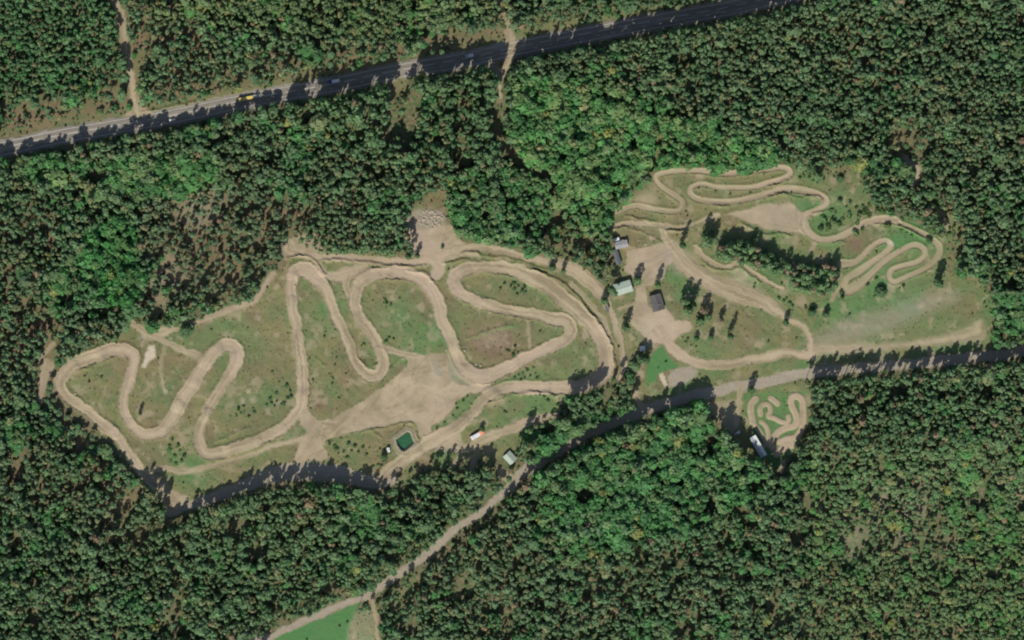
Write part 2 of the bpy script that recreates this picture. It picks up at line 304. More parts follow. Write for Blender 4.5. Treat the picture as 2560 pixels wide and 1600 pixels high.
area(T(2,2,[(1480,520),(1560,450),(1700,440),(1760,480),(1700,560),(1600,620),(1480,640)]), 'gravel', .9, 3, 'yard')
area(T(2,2,[(1395,505),(1440,500),(1475,618),(1440,632)]), 'pale', .7, 1.2, 'yard')
road(T(2,2,[(1150,650),(1180,730),(1220,810),(1260,880)]), 14, 'dirt', .9, 2.5, 'dirt_path')
road(T(2,1,[(1190,1340),(1100,1380),(1000,1410)]), 9, 'dirt', .8, 2.5, 'dirt_path')
area(LAWN, 'lush', 1.45, 2.2, 'lawn')
area(T(2,2,[(1270,540),(1340,590),(1300,640),(1230,620)]), 'lush', .6, 6, 'lawn')
# pit-bike circuit
SM = T(2,1,[(940,515),(1050,465),(1180,435),(1350,470),(1530,490),(1600,460),(1600,390),(1520,330),(1420,260),(1365,200),(1370,145),(1500,110),(1750,100),(2000,130),(2200,110),(2419,85)]) + T(3,1,[(100,72),(190,90),(200,140),(140,180),(0,220)]) + \
     T(2,1,[(2250,260),(1950,258),(1800,230),(1700,258),(1680,315),(1750,370),(1900,395),(2100,392),(2300,350)]) + T(3,1,[(20,310),(150,275),(300,285),(450,320),(535,370),(535,430),(440,490),(360,530),(345,620),(400,700),(480,750),(600,750),(760,690),(950,585),(1150,560),(1240,595)])
FINE[0] = True
road(SM, 13, 'dirt', .85, 2.2, 'dirt_track', berm=.45, widths=[13]*11+[15]*5+[14]*5+[12]*4+[15]*5+[15,18,18,18,17,17,18,20,20,18,16,16,16,17,22,14])
SM2 = T(3,1,[(1240,595),(1370,650),(1510,725),(1600,800),(1615,880),(1560,970),(1450,1045),(1300,1110),(1190,1155),(1145,1110),(1170,1040),(1300,995),(1400,970),(1475,910),(1465,840),(1380,805),(1270,850),(1100,960),(950,1100),(860,1180),(760,1235),(720,1200),(740,1130),(850,1060),(960,980),(1080,900),(1155,820),(1110,765),(1000,805),(900,900),(820,970),(700,985)])
road(SM2, 14, 'dirt', .68, 2.2, 'dirt_track', berm=.5, widths=[11,12,15,17,16,15,13,12,14,13,13,13,14,15,16,15,13,15,17,26,28,22,18,20,16,14,16,13,13,14,16,24])
FINE[0] = False
road(T(2,1,[(930,645),(1050,605),(1200,600),(1400,620),(1600,640),(1720,610),(1850,560),(1950,520)]), 12, 'dirt', .8, 2.5, 'dirt_path', berm=.35)
PITE = T(2,1,[(2000,510),(2150,490),(2300,440),(2419,405)]) + T(3,1,[(100,420),(220,400),(300,470),(400,500),(365,560),(345,640),(400,720),(280,690),(100,665)]) + T(2,1,[(2419,650),(2250,590),(2100,540)])
area(PITE, 'dirt', .95, 4, 'yard')
blob(*T(3,1,[(130,530)])[0], 26, 'gravel', .35, soft=20, add=True, sx=1.6)
blob(*T(2,1,[(1280,370)])[0], 20, 'dirt', .8, soft=10, sx=1.3)
blob(*T(3,1,[(1200,580)])[0], 10, 'dirt', .8); blob(*T(3,1,[(1160,790)])[0], 7, 'pale', .5)
road(T(3,1,[(1600,460),(1680,570),(1700,640),(1650,760),(1620,830)]), 10, 'dirt', .55, 4, 'dirt_path')
road(T(3,1,[(1700,800),(1760,850),(1730,980)]), 14, 'brown', .5, 5, 'dirt_path')
road(T(3,1,[(600,1330),(650,1230),(700,1160)]), 9, 'dirt', .8, 3, 'dirt_path')
road(T(3,1,[(440,750),(425,830),(410,880)]), 8, 'dirt', .8, 3, 'dirt_path')
road(T(3,1,[(1290,-10),(1380,60),(1410,120),(1370,230)]), 18, 'pale', .45, 7, 'ground', clear=0)
blob(*T(3,0,[(1080,1430)])[0], 6, 'pale', .7); blob(*T(3,1,[(310,1340)])[0], 14, 'dirt', .7)
# clay patches in the woods
for q, r, k in (((2230,1275), 60, .4), ((2120,1330), 45, .3), ((2290,1260), 30, .5), ((2540,1210), 30, .6), ((500,510), 45, .5), ((400,690), 60, .4), ((150,480), 20, .6)):
    blob(q[0], q[1], r, 'pale', k * .55, soft=r * .9, add=True)
# pump track
for p, w, l in (([(260,240),(190,330),(180,450),(200,560),(215,640)],13,.6), ([(215,640),(300,740),(370,860),(440,960),(500,1010)],8,.2), ([(340,500),(335,400),(400,330),(480,350),(500,430),(470,530),(560,560),(680,620),(760,630),(800,590),(800,530)],9.5,.6),
                ([(510,235),(560,270),(620,320)],11,.5), ([(480,980),(540,900),(640,780),(760,720),(880,690),(930,620),(920,500),(870,400),(840,300),(860,220),(940,200),(1020,260),(1040,400),(1045,540),(1030,680),(980,800),(900,880),(780,900),(660,950)],13,.6),
                ([(350,620),(420,680),(460,780),(470,880),(500,960)],8.5,.5), ([(600,1150),(720,1050),(860,1000)],14,.5), ([(690,1450),(705,1380),(720,1290)],9,.3)):
    FINE[0] = True; road(BK(p), w * 1.28, 'dirt', 1, 1.6, 'dirt_track', lift=l, streak=.6); FINE[0] = False
for q, r in (((540,1040),9), ((410,1010),7)): blob(*BK([q])[0], r, 'dirt', .9, soft=3)
road(T(2,2,[(2160,590),(2160,660),(2150,760),(2130,900),(2120,1000)]), 13, 'dirt', .85, 3.5, 'dirt_path')
blob(*BK([(1110,260)])[0], 12, 'dirt', .5, soft=7)

# banks and earth ridges that throw the thin dark lines of the photograph
for P, h in ((T(1,1,[(300,930),(400,900),(500,920),(580,1000),(650,1085)]), 1.5), (T(1,1,[(620,945),(900,955),(1200,985),(1450,1003),(1600,995)]), 1.4),
             (T(1,1,[(1100,1025),(1250,1018)]), 1.8), (T(1,1,[(1430,1045),(1560,1070),(1680,1150)]), 1.3), (T(1,1,[(1770,985),(1900,955),(2000,935)]), 1.3),
             (T(1,1,[(1950,885),(2070,870),(2120,905)]), 1.5), (T(1,1,[(2150,905),(2419,935)]) + T(2,1,[(150,990),(300,1030)]), 1.0),
             (T(2,1,[(150,1030),(330,1085),(480,1165),(600,1270),(700,1390),(780,1500)]) + T(2,2,[(850,80),(925,210),(965,340),(980,450),(950,540)]), 1.6),
             (T(0,2,[(750,485),(900,425),(1060,365)]), 1.1), (T(2,1,[(900,672),(1040,640),(1100,650)]), 1.2), (T(2,1,[(1455,668),(1600,668)]), 1.6),
             (T(2,1,[(1060,520),(1200,555),(1360,580)]), 1.2), (T(2,1,[(1120,650),(1250,690),(1420,770)]), 1.0),
             (T(2,1,[(1790,950),(1900,1025),(2050,1045),(2150,1020),(2250,1100),(2340,1165)]), 1.2),
             (T(3,1,[(0,340),(150,320),(300,360),(450,340),(510,370),(480,405)]), 1.4), (T(3,1,[(560,480),(430,520),(395,600)]), 1.4), (T(2,1,[(2150,590),(2300,660),(2419,700)]) + T(3,1,[(120,690),(230,715)]), 1.3),
             (T(1,2,[(1000,1055),(1200,1015),(1460,975),(1530,1110)]), 1.3), (T(1,2,[(2200,790),(2419,715)]) + T(2,2,[(60,695),(200,680),(330,690),(420,720)]), 1.3),
             (T(1,2,[(980,390),(1050,440)]), .9), (T(1,2,[(1080,440),(1140,420)]), 1.3), (T(1,2,[(1230,540),(1290,440),(1400,350)]), 1.0), (T(1,1,[(1230,1115),(1270,1105)]), 1.0),
             (T(3,1,[(620,790),(680,770),(720,775)]), 1.0), (T(3,1,[(1240,620),(1370,680),(1500,745)]), 1.1), (T(3,1,[(1000,600),(1050,590)]), 1.0), (T(2,1,[(880,0),(950,60)]), .6),
             (T(3,1,[(0,255),(150,205),(215,170)]), 1.0), (T(2,1,[(1900,430),(2050,440)]), .9), (T(1,2,[(1090,1050),(1190,1110)]), .9), (T(1,2,[(2000,180),(2200,100),(2419,50)]), .8),
             (T(2,2,[(150,680),(300,690),(400,730)]), .8), (T(0,2,[(2050,1150),(2200,1080),(2350,1020)]), .9), (T(0,0,[(1350,1065),(1600,1010),(1900,950)]), 1.2), (T(1,2,[(560,350),(640,430)]), .6)):
    ridge(P, h * .78)

mea = (region == RID['meadow']) & (CH['floor'] < .5)
CH['dirt'][mea] = np.maximum(CH['dirt'], np.clip((fbm(PX, PY, 24, 78, 4) - .58) * 3.2, 0, .5))[mea]
CH['brown'][mea] = np.maximum(CH['brown'], np.clip((fbm(PX, PY, 60, 79, 3) - .55) * 3, 0, .5) * (PX < 1900))[mea]
CH['lush'][mea] = np.maximum(CH['lush'], (.12 + .7 * np.clip((fbm(PX, PY, 80, 80, 3) - .42) * 3, 0, 1)) * np.clip((PX - 1880) / 120, 0, 1))[mea]
# wheel arcs and scraped patches on the open sand
rr_ = random.Random(5)
yd = (region == RID['yard']); ys_, xs_ = np.where(yd)
CH['tone'][yd] += ((fbm(PX, PY, 30, 77, 4) - .5) * 1.3)[yd]
for k in range(150):
    q = rr_.randrange(len(xs_)); x, y = X0 + xs_[q] * STEP, Y0 + ys_[q] * STEP
    a = rr_.gauss(-.45, .5); L_ = rr_.uniform(40, 130); c_ = rr_.uniform(-.012, .012); P = []
    for i in range(7): P.append((x, y)); x += math.cos(a) * L_ / 6; y += math.sin(a) * L_ / 6; a += c_ * L_ / 6
    rut(P, rr_.uniform(1.5, 3.2), rr_.choice((-.45, -.3, .35)))
# gently uneven land away from the paved road
flat = np.clip(CH['asphalt'] * 1.0, 0, 1)
HT += (1 - flat) * (1.6 * (fbm(PX, PY, 240, 61, 3) - 0.5) + 0.5 * (fbm(PX, PY, 30, 62, 3) - 0.5))
rough = CH['floor'] * 0.7 + (1 - CH['dirt']) * 0.2
HT += (1 - flat) * rough * 0.7 * (fbm(PX, PY, 9, 63, 2) - 0.5)
HT += np.where(region == RID['meadow'], .8 * (fbm(PX, PY, 55, 64, 3) - .5) + .35 * (vnoise(PX, PY, 14, 65) - .5), 0)
# the dug pond with its bank
POND = Z(920, 1040, 6.05, [(420,350),(590,225),(645,240),(705,400),(640,462),(545,535),(490,510),(440,430)])
sl, sd = poly_field(POND, 22, jitter=False)
pz = float(HT[int((1101 - Y0) / STEP), int((1013 - X0) / STEP)])
HT[sl] = np.where(sd > -4, pz + np.clip((-sd + 1) * 0.75, -2.6, 0.9), HT[sl]); HT[sl] += 0.6 * np.exp(-((sd + 8) / 4) ** 2)
m = np.clip(0.5 + (sd + 9) / 8, 0, 1); put('gravel', sl, m, .6); CH['brown'][sl] = np.maximum(CH['brown'][sl], .3 * m)
r = region[sl]; r[sd > -1] = RID['pond_bed']

def zat(px, py):
    i = min(NX - 1, max(0, int(round((px - X0) / STEP)))); j = min(NY - 1, max(0, int(round((py - Y0) / STEP))))
    return float(HT[j, i])
def zarr(px, py):
    i = np.clip(np.rint((px - X0) / STEP).astype(int), 0, NX - 1); j = np.clip(np.rint((py - Y0) / STEP).astype(int), 0, NY - 1)
    return HT[j, i]
def oarr(A, px, py):
    i = np.clip(np.rint((px - X0) / STEP).astype(int), 0, NX - 1); j = np.clip(np.rint((py - Y0) / STEP).astype(int), 0, NY - 1)
    return A[j, i]

# zones of broad-leaved woodland and of thin wood (photo pixels)
BROAD = [F([(1195,175),(1330,180),(1560,240),(1700,300),(1810,330),(1870,380),(1700,400),(1540,400),(1450,475),(1435,530),(1360,560),(1320,500),(1290,430),(1215,360)]),
         F([(1050,420),(1200,390),(1300,430),(1320,560),(1180,570),(1090,560),(1055,500)]), F([(200,540),(290,500),(320,560),(330,740),(200,700),(130,760),(100,700)]),
         F([(1240,1010),(1480,960),(1650,950),(1830,1130),(1700,1230),(1560,1260),(1520,1280),(1250,1290),(1260,1160)]), F([(1850,1100),(1930,1080),(1930,1180),(1830,1170)]),
         F([(0,370),(150,380),(500,360),(520,420),(420,470),(250,440),(60,430)]), F([(2340,700),(2419,690),(2419,820),(2350,800)]), F([(1280,1230),(1500,1230),(1480,1310),(1300,1340)])]
THIN = [(F([(-80,480),(120,480),(150,760),(130,900),(230,1030),(330,1160),(200,1260),(-80,1300)]), .86), (F([(380,300),(930,240),(900,400),(960,480),(900,590),(700,560),(560,450),(420,420)]), .88), (F([(1000,1290),(1240,1310),(1900,1290),(1900,1600),(880,1600)]), .90), (F([(395,430),(500,440),(740,480),(700,560),(660,640),(560,700),(330,710),(300,640),(400,560)]), .70), (F([(1960,1200),(2260,1190),(2280,1290),(2180,1320),(1980,1300)]), .72),
        (F([(320,40),(460,60),(600,150),(880,90),(1180,40),(1180,100),(700,180),(330,240)]), .72), (F([(0,600),(120,700),(60,1000),(0,900)]), .75), (F([(0,240),(300,190),(310,260),(0,330)]), .55),
        (F([(1960,30),(2100,60),(2150,200),(2000,200)]), .85), (F([(2110,300),(2200,320),(2180,380),(2110,360)]), .45), (F([(1000,1350),(1100,1260),(1330,1380),(1200,1440)]), .8),
        (F([(1420,590),(1440,560),(1440,640),(1410,660)]), .6), (F([(1300,560),(1420,560),(1400,600),(1300,590)]), .5)]
def raster(polys, soft=4, val=1.0):
    A = np.zeros((NY, NX), np.float32)
    for P in polys:
        sl, sd = poly_field(P, 14); A[sl] = np.maximum(A[sl], val * np.clip(.5 + sd / (2 * soft), 0, 1))
    return A
broadA = raster(BROAD); thinA = np.ones((NY, NX), np.float32)
for P, k in THIN:
    sl, sd = poly_field(P, 14); thinA[sl] = np.where(sd > 0, np.minimum(thinA[sl], k), thinA[sl])
for P, k in THIN:
    if k < .87 and P[0][1] < 1100:
        sl, sd = poly_field(P, 60); CH['brown'][sl] = np.maximum(CH['brown'][sl], .8 * np.clip(.5 + sd / 60, 0, 1)); CH['floor'][sl] *= 1 - .8 * np.clip(.5 + sd / 60, 0, 1)
for bx, by, br in ((1557,719,26), (1551,611,22), (1541,643,20), (1274,1144,22), (1893,1114,30), (1605,871,10), (1530,700,18), (1262,1168,26), (1250,1190,20), (1285,1150,24), (1178,1140,30)):
    openm[(np.hypot(PX - bx + 5, PY - by - 2) < br)] = 1
REFILL = [F([(1335,985),(1400,940),(1455,908),(1488,888),(1495,915),(1478,950),(1430,985),(1390,1005),(1360,1000)]), F([(1245,1040),(1262,1000),(1300,985),(1310,1010),(1275,1055)])]
for P in REFILL:
    sl, sd = poly_field(P, 14); openm[sl] = np.where(sd > 0, 0, openm[sl])

# ------------------------------------------------------------------ materials
def newmat(name):
    m = bpy.data.materials.new(name); m.use_nodes = True
    nt = m.node_tree; nt.nodes.clear()
    out = nt.nodes.new('ShaderNodeOutputMaterial'); b = nt.nodes.new('ShaderNodeBsdfPrincipled')
    nt.links.new(b.outputs[0], out.inputs[0])
    return m, nt, b, out
def N(nt, t, **k):
    n = nt.nodes.new(t)
    for a, v in k.items(): setattr(n, a, v)
    return n
def mix(nt, fac, a, b, mode='MIX'):
    n = N(nt, 'ShaderNodeMix', data_type='RGBA', blend_type=mode)
    for s, v in ((0, fac), (6, a), (7, b)):
        if isinstance(v, (int, float)): n.inputs[s].default_value = v
        elif isinstance(v, tuple): n.inputs[s].default_value = (*v, 1)
        else: nt.links.new(v, n.inputs[s])
    return n.outputs[2]
def math_(nt, op, a, b=None, c=None, clamp=False):
    n = N(nt, 'ShaderNodeMath', operation=op, use_clamp=clamp)
    for i, v in enumerate((a, b, c)):
        if v is None: continue
        if isinstance(v, (int, float)): n.inputs[i].default_value = v
        else: nt.links.new(v, n.inputs[i])
    return n.outputs[0]
def noise(nt, co, scale, detail=3, rough=.6):
    n = N(nt, 'ShaderNodeTexNoise'); n.inputs['Scale'].default_value = scale; n.inputs['Detail'].default_value = detail; n.inputs['Roughness'].default_value = rough
    nt.links.new(co, n.inputs['Vector']); return n.outputs[0]
def ramp(nt, v, a, b):
    n = N(nt, 'ShaderNodeMapRange', clamp=True); nt.links.new(v, n.inputs[0]); n.inputs[1].default_value = a; n.inputs[2].default_value = b
    return n.outputs[0]

def terrain_mat():
    m, nt, b, out = newmat('terrain_cover')
    tc = N(nt, 'ShaderNodeTexCoord').outputs['Object']
    at = N(nt, 'ShaderNodeAttribute', attribute_name='cover_a'); bt = N(nt, 'ShaderNodeAttribute', attribute_name='cover_b')
    sa = N(nt, 'ShaderNodeSeparateColor'); sb = N(nt, 'ShaderNodeSeparateColor')
    nt.links.new(at.outputs['Color'], sa.inputs[0]); nt.links.new(bt.outputs['Color'], sb.inputs[0])
    dirt, asphalt, lush, pale = sa.outputs[0], sa.outputs[1], sa.outputs[2], at.outputs['Alpha']
    gravel, floor_, brown, tone = sb.outputs[0], sb.outputs[1], sb.outputs[2], bt.outputs['Alpha']
    n1 = noise(nt, tc, .045, 5, .62); n2 = noise(nt, tc, .35, 4, .65); n3 = noise(nt, tc, 1.7, 3, .6); n4 = noise(nt, tc, .012, 3, .5)
    # dry meadow grass with greener and browner drifts
    g = mix(nt, ramp(nt, n1, .40, .60), (.180, .165, .072), (.102, .155, .058))
    g = mix(nt, ramp(nt, n2, .42, .72), g, (.200, .170, .092))
    g = mix(nt, math_(nt, 'MULTIPLY', ramp(nt, n3, .5, .75), .55), g, (.085, .100, .042))
    g = mix(nt, math_(nt, 'MULTIPLY', ramp(nt, n4, .45, .65), .45), g, (.200, .172, .086))
    lf = math_(nt, 'MULTIPLY', lush, math_(nt, 'ADD', ramp(nt, n2, .2, .7), .55), clamp=True)
    g = mix(nt, lf, g, (.068, .175, .056))
    g = mix(nt, math_(nt, 'MULTIPLY', math_(nt, 'MULTIPLY', lf, ramp(nt, n1, .38, .62)), .45), g, (.100, .168, .066))
    bf = math_(nt, 'MULTIPLY', brown, math_(nt, 'ADD', ramp(nt, n2, .25, .7), .35), clamp=True)
    g = mix(nt, bf, g, mix(nt, ramp(nt, n1, .3, .7), (.175, .115, .078), (.140, .112, .062)))
    # forest floor: needles, moss, heather
    fl = mix(nt, ramp(nt, n1, .42, .62), (.090, .105, .048), (.060, .115, .040))
    fl = mix(nt, ramp(nt, n2, .45, .66), fl, (.200, .135, .095))
    g = mix(nt, math_(nt, 'MULTIPLY', floor_, .85), g, fl)
    # bare soil
    d = mix(nt, tone, (.222, .180, .112), (.372, .308, .200))
    d = mix(nt, math_(nt, 'MULTIPLY', ramp(nt, n2, .35, .75), .30), d, (.262, .218, .140))
    d = mix(nt, math_(nt, 'MULTIPLY', ramp(nt, n4, .47, .60), .55), d, (.395, .300, .222))
    d = mix(nt, math_(nt, 'MULTIPLY', ramp(nt, n1, .45, .65), .35), d, (.400, .312, .212))
    df = math_(nt, 'MULTIPLY', dirt, math_(nt, 'ADD', math_(nt, 'MULTIPLY', n3, .5), .78), clamp=True)
    c = mix(nt, df, g, d)
    gr = mix(nt, ramp(nt, n3, .3, .75), (.240, .202, .152), (.345, .295, .222))
    gr = mix(nt, math_(nt, 'MULTIPLY', tone, .35), gr, (.330, .280, .225))
    c = mix(nt, math_(nt, 'MULTIPLY', gravel, math_(nt, 'ADD', n2, .5), clamp=True), c, gr)
    pf = math_(nt, 'MULTIPLY', pale, math_(nt, 'ADD', n3, .6), clamp=True)
    c = mix(nt, pf, c, (.480, .410, .310))
    asp = mix(nt, tone, (.175, .158, .130), (.255, .228, .185)); asp = mix(nt, math_(nt, 'MULTIPLY', ramp(nt, n3, .3, .8), .25), asp, (.130, .120, .105))
    c = mix(nt, asphalt, c, asp)
    nt.links.new(c, b.inputs['Base Color']); b.inputs['Roughness'].default_value = .93
    b.inputs['Specular IOR Level'].default_value = .15
    bp = N(nt, 'ShaderNodeBump'); bp.inputs['Distance'].default_value = .5; bp.inputs['Strength'].default_value = .55
    nt.links.new(math_(nt, 'ADD', n3, n2), bp.inputs['Height']); nt.links.new(bp.outputs[0], b.inputs['Normal'])
    return m
M_TER = terrain_mat()

def foliage_mat():
    m, nt, b, out = newmat('leaf_clumps')
    at = N(nt, 'ShaderNodeAttribute', attribute_name='tint'); oi = N(nt, 'ShaderNodeObjectInfo')
    tc = N(nt, 'ShaderNodeTexCoord').outputs['Object']
    c = mix(nt, 1.0, at.outputs['Color'], oi.outputs['Color'], 'MULTIPLY')
    n = noise(nt, tc, 2.3, 2)
    c = mix(nt, math_(nt, 'MULTIPLY', ramp(nt, n, .35, .7), .35), c, (.05, .075, .03))
    nt.links.new(c, b.inputs['Base Color']); b.inputs['Roughness'].default_value = .75; b.inputs['Specular IOR Level'].default_value = .2
    tr = N(nt, 'ShaderNodeBsdfTranslucent'); nt.links.new(c, tr.inputs[0])
    ms = N(nt, 'ShaderNodeMixShader'); ms.inputs[0].default_value = .28
    nt.links.new(b.outputs[0], ms.inputs[1]); nt.links.new(tr.outputs[0], ms.inputs[2]); nt.links.new(ms.outputs[0], out.inputs[0])
    return m
M_LEAF = foliage_mat()

def plain(name, col, col2=None, scale=1.5, rough=.7, metal=0, spec=.4):
    m, nt, b, out = newmat(name)
    tc = N(nt, 'ShaderNodeTexCoord').outputs['Object']
    n = noise(nt, tc, scale, 4)
    nt.links.new(mix(nt, ramp(nt, n, .3, .7), col, col2 or tuple(v * .75 for v in col)), b.inputs['Base Color'])
    b.inputs['Roughness'].default_value = rough; b.inputs['Metallic'].default_value = metal; b.inputs['Specular IOR Level'].default_value = spec
    return m
M = dict(bark=plain('pine_bark', (.20, .11, .07), (.10, .07, .05)), white=plain('white_paint', (.62, .62, .58), (.50, .50, .47), rough=.5),
         glass=plain('window_glass', (.03, .035, .04), (.02, .025, .03), rough=.15), rubber=plain('tyre_rubber', (.025, .025, .025)),
         yellow=plain('yellow_paint', (.62, .48, .12), (.5, .40, .12), rough=.4), blue=plain('blue_paint', (.03, .06, .30), (.03, .05, .22), rough=.35),
         orange=plain('orange_tarpaulin', (.72, .22, .12), (.62, .28, .17), .9), red=plain('red_paint', (.45, .03, .025), (.35, .03, .03), rough=.35),
         grey=plain('grey_sheet_metal', (.30, .30, .30), (.22, .22, .215), .6, .5), dark=plain('dark_felt_roof', (.075, .070, .070), (.115, .105, .10), .35, .9),
         green=plain('pale_green_roof', (.36, .42, .34), (.30, .36, .29), .3, .6), palegrey=plain('pale_grey_roof', (.36, .40, .39), (.29, .33, .32), .3, .5),
         wood=plain('weathered_timber', (.24, .17, .11), (.16, .12, .08)), cream=plain('cream_wall_paint', (.78, .74, .60), (.68, .64, .52)),
         stone=plain('broken_concrete', (.42, .36, .28), (.30, .255, .19), 1.2, .95, spec=.1), slate=plain('slate_roof', (.12, .13, .14), (.09, .095, .10), .8, .8),
         paint=plain('road_paint', (.70, .68, .62), (.45, .43, .38), 1.0), chrome=plain('steel', (.4, .4, .4), (.3, .3, .3), rough=.4, metal=.7),
         lamp=plain('lamp_glass', (.6, .55, .45), (.5, .45, .4), rough=.2))
for k_ in ('green', 'palegrey', 'grey', 'dark', 'slate'):
    t_ = M[k_].node_tree; wv = N(t_, 'ShaderNodeTexWave', wave_type='BANDS', bands_direction='X'); wv.inputs['Scale'].default_value = .55; wv.inputs['Distortion'].default_value = .15
    t_.links.new(N(t_, 'ShaderNodeTexCoord').outputs['Object'], wv.inputs['Vector']); bp_ = N(t_, 'ShaderNodeBump'); bp_.inputs['Distance'].default_value = .12
    t_.links.new(wv.outputs['Fac'], bp_.inputs['Height']); t_.links.new(bp_.outputs[0], [n_ for n_ in t_.nodes if n_.type == 'BSDF_PRINCIPLED'][0].inputs['Normal'])
mw, nt, b, out = newmat('green_pond_water')
tc = N(nt, 'ShaderNodeTexCoord').outputs['Object']
nt.links.new(mix(nt, ramp(nt, noise(nt, tc, .5, 4), .3, .7), (.014, .070, .032), (.03, .105, .045)), b.inputs['Base Color'])
b.inputs['Roughness'].default_value = .35; b.inputs['Specular IOR Level'].default_value = .3
M['water'] = mw

# ------------------------------------------------------------------ mesh helpers
def mesh_np(name, V, Fq, mats, mat_idx=None, loop_tot=None):
    """V [n,3], Fq [m,4] quads"""
    me = bpy.data.meshes.new(name)
    V = np.ascontiguousarray(V, np.float32); Fq = np.ascontiguousarray(Fq, np.int32)
    k = Fq.shape[1]
    me.vertices.add(len(V)); me.vertices.foreach_set('co', V.ravel())
    me.loops.add(Fq.size); me.loops.foreach_set('vertex_index', Fq.ravel())
    me.polygons.add(len(Fq)); me.polygons.foreach_set('loop_start', np.arange(0, Fq.size, k, dtype=np.int32))
    for m in mats: me.materials.append(m)
    if mat_idx is not None: me.polygons.foreach_set('material_index', mat_idx.astype(np.int32))
    me.update(calc_edges=True)
    return me
def link(name, me, parent=None, loc=(0, 0, 0), **props):
    o = bpy.data.objects.new(name, me); C.objects.link(o); o.location = loc
    if parent: o.parent = parent
    for k, v in props.items(): o[k] = v
    return o

# ------------------------------------------------------------------ ground objects
cell_reg = region[:-1, :-1]
allV = np.stack([(PX - 1280) * S, (800 - PY) * S, HT], -1).reshape(-1, 3)
idx = np.arange(NX * NY).reshape(NY, NX)
quads = np.stack([idx[:-1, :-1], idx[1:, :-1], idx[1:, 1:], idx[:-1, 1:]], -1).reshape(-1, 4)
cr = cell_reg.reshape(-1)
ca = np.stack([CH['dirt'], CH['asphalt'], CH['lush'], CH['pale']], -1).reshape(-1, 4)
cb = np.stack([CH['gravel'], CH['floor'], CH['brown'], CH['tone']], -1).reshape(-1, 4)
for rid, nm in enumerate(REG):
    q = quads[cr == rid]
    if not len(q): continue
    used, inv = np.unique(q, return_inverse=True)
    V = allV[used]; q = inv.reshape(-1, 4); A = ca[used]; B = cb[used]
    if nm == 'ground':      # the same sheet runs on to the horizon
        bx0, by1 = W(X0, Y0); bx1, by0 = W(X1, Y1); R = 6000
        n0 = len(V)
        xs = [-R, bx0 + .4, bx1 - .4, R]; ys = [-R, by0 + .4, by1 - .4, R]
        ex = [(x, y, -.6) for y in ys for x in xs]; fq = []
        for j in range(3):
            for i in range(3):
                if (i, j) != (1, 1): fq.append([n0 + j * 4 + i, n0 + j * 4 + i + 1, n0 + j * 4 + i + 5, n0 + j * 4 + i + 4])
        V = np.vstack([V, np.array(ex, np.float32)]); q = np.vstack([q, np.array(fq)])
        A = np.vstack([A, np.tile([0, 0, 0, 0], (16, 1))]); B = np.vstack([B, np.tile([0, 1, 0, .5], (16, 1))])
    me = mesh_np(nm, V, q, [M_TER])
    for an, D in (('cover_a', A), ('cover_b', B)):
        at = me.attributes.new(an, 'FLOAT_COLOR', 'POINT'); at.data.foreach_set('color', D.astype(np.float32).ravel())
    me.polygons.foreach_set('use_smooth', np.ones(len(q), bool))
    link(nm, me, kind='structure')

# pond water
wl = pz - 1.2
pc = [W(x, y) for x, y in [(x + (1013 - x) * -.02, y) for x, y in POND]]
me = bpy.data.meshes.new('water'); me.from_pydata([(x, y, wl) for x, y in pc], [], [list(range(len(pc)))[::-1]]); me.materials.append(M['water'])
link('water', me, kind='structure')

# road paint: edge lines and centre dashes, one object per kind of line
def strip(pts, off, w, dash=None):
    P = [W(*p) for p in smooth(pts, 20)]; V = []; Q = []; s = 0
    for i in range(len(P) - 1):
        (x0, y0), (x1, y1) = P[i], P[i + 1]; L = math.hypot(x1 - x0, y1 - y0)
        if L < 1e-6: continue
        tx, ty = (x1 - x0) / L, (y1 - y0) / L; nx, ny = -ty, tx; k = 0
        while k < L:
            st = min(k + 1.5, L)
            if dash is None or ((s + k) % (dash[0] + dash[1])) < dash[0]:
                b = len(V)
                for t in (k, st):
                    for o in (off - w / 2, off + w / 2):
                        x, y = x0 + tx * t + nx * o, y0 + ty * t + ny * o
                        V.append((x, y, zat(x / S + 1280, 800 - y / S) + .06))
                Q.append((b, b + 2, b + 3, b + 1))
            k = st
        s += L
    me = bpy.data.meshes.new('lane_marking'); me.from_pydata(V, [], Q); me.materials.append(M['paint']); return me
for off, w, d in ((4.6, .22, None), (-4.6, .22, None), (.9, .3, (9, 6)), (-2.2, .2, (3, 9))):
    link('lane_marking', strip(HWY[:-1], off, w, d), kind='structure')

# ------------------------------------------------------------------ trees
def clumps(centres, normals, size, tint, rg, flat=.38):
    n = len(centres)
    nrm = normals + rg.normal(0, flat, (n, 3)); nrm /= np.linalg.norm(nrm, axis=1)[:, None] + 1e-9
    up = rg.normal(0, 1, (n, 3)); u = np.cross(nrm, up); u /= np.linalg.norm(u, axis=1)[:, None] + 1e-9
    v = np.cross(nrm, u); s = size * rg.uniform(.65, 1.35, (n, 1))
    corners = []
    for a, b2 in ((-1, -1), (1, -1), (1, 1), (-1, 1)):
        ja = rg.uniform(.55, 1.2, (n, 1)); jb = rg.uniform(.55, 1.2, (n, 1))
        corners.append(centres + u * a * s * ja * .5 + v * b2 * s * jb * .5)
    V = np.stack(corners, 1).reshape(-1, 3)
    t = np.repeat(tint * rg.uniform(.8, 1.22, (n, 1)) * (1 + rg.normal(0, .05, (n, 3))), 4, 0)
    return V, np.clip(t, 0, 2)
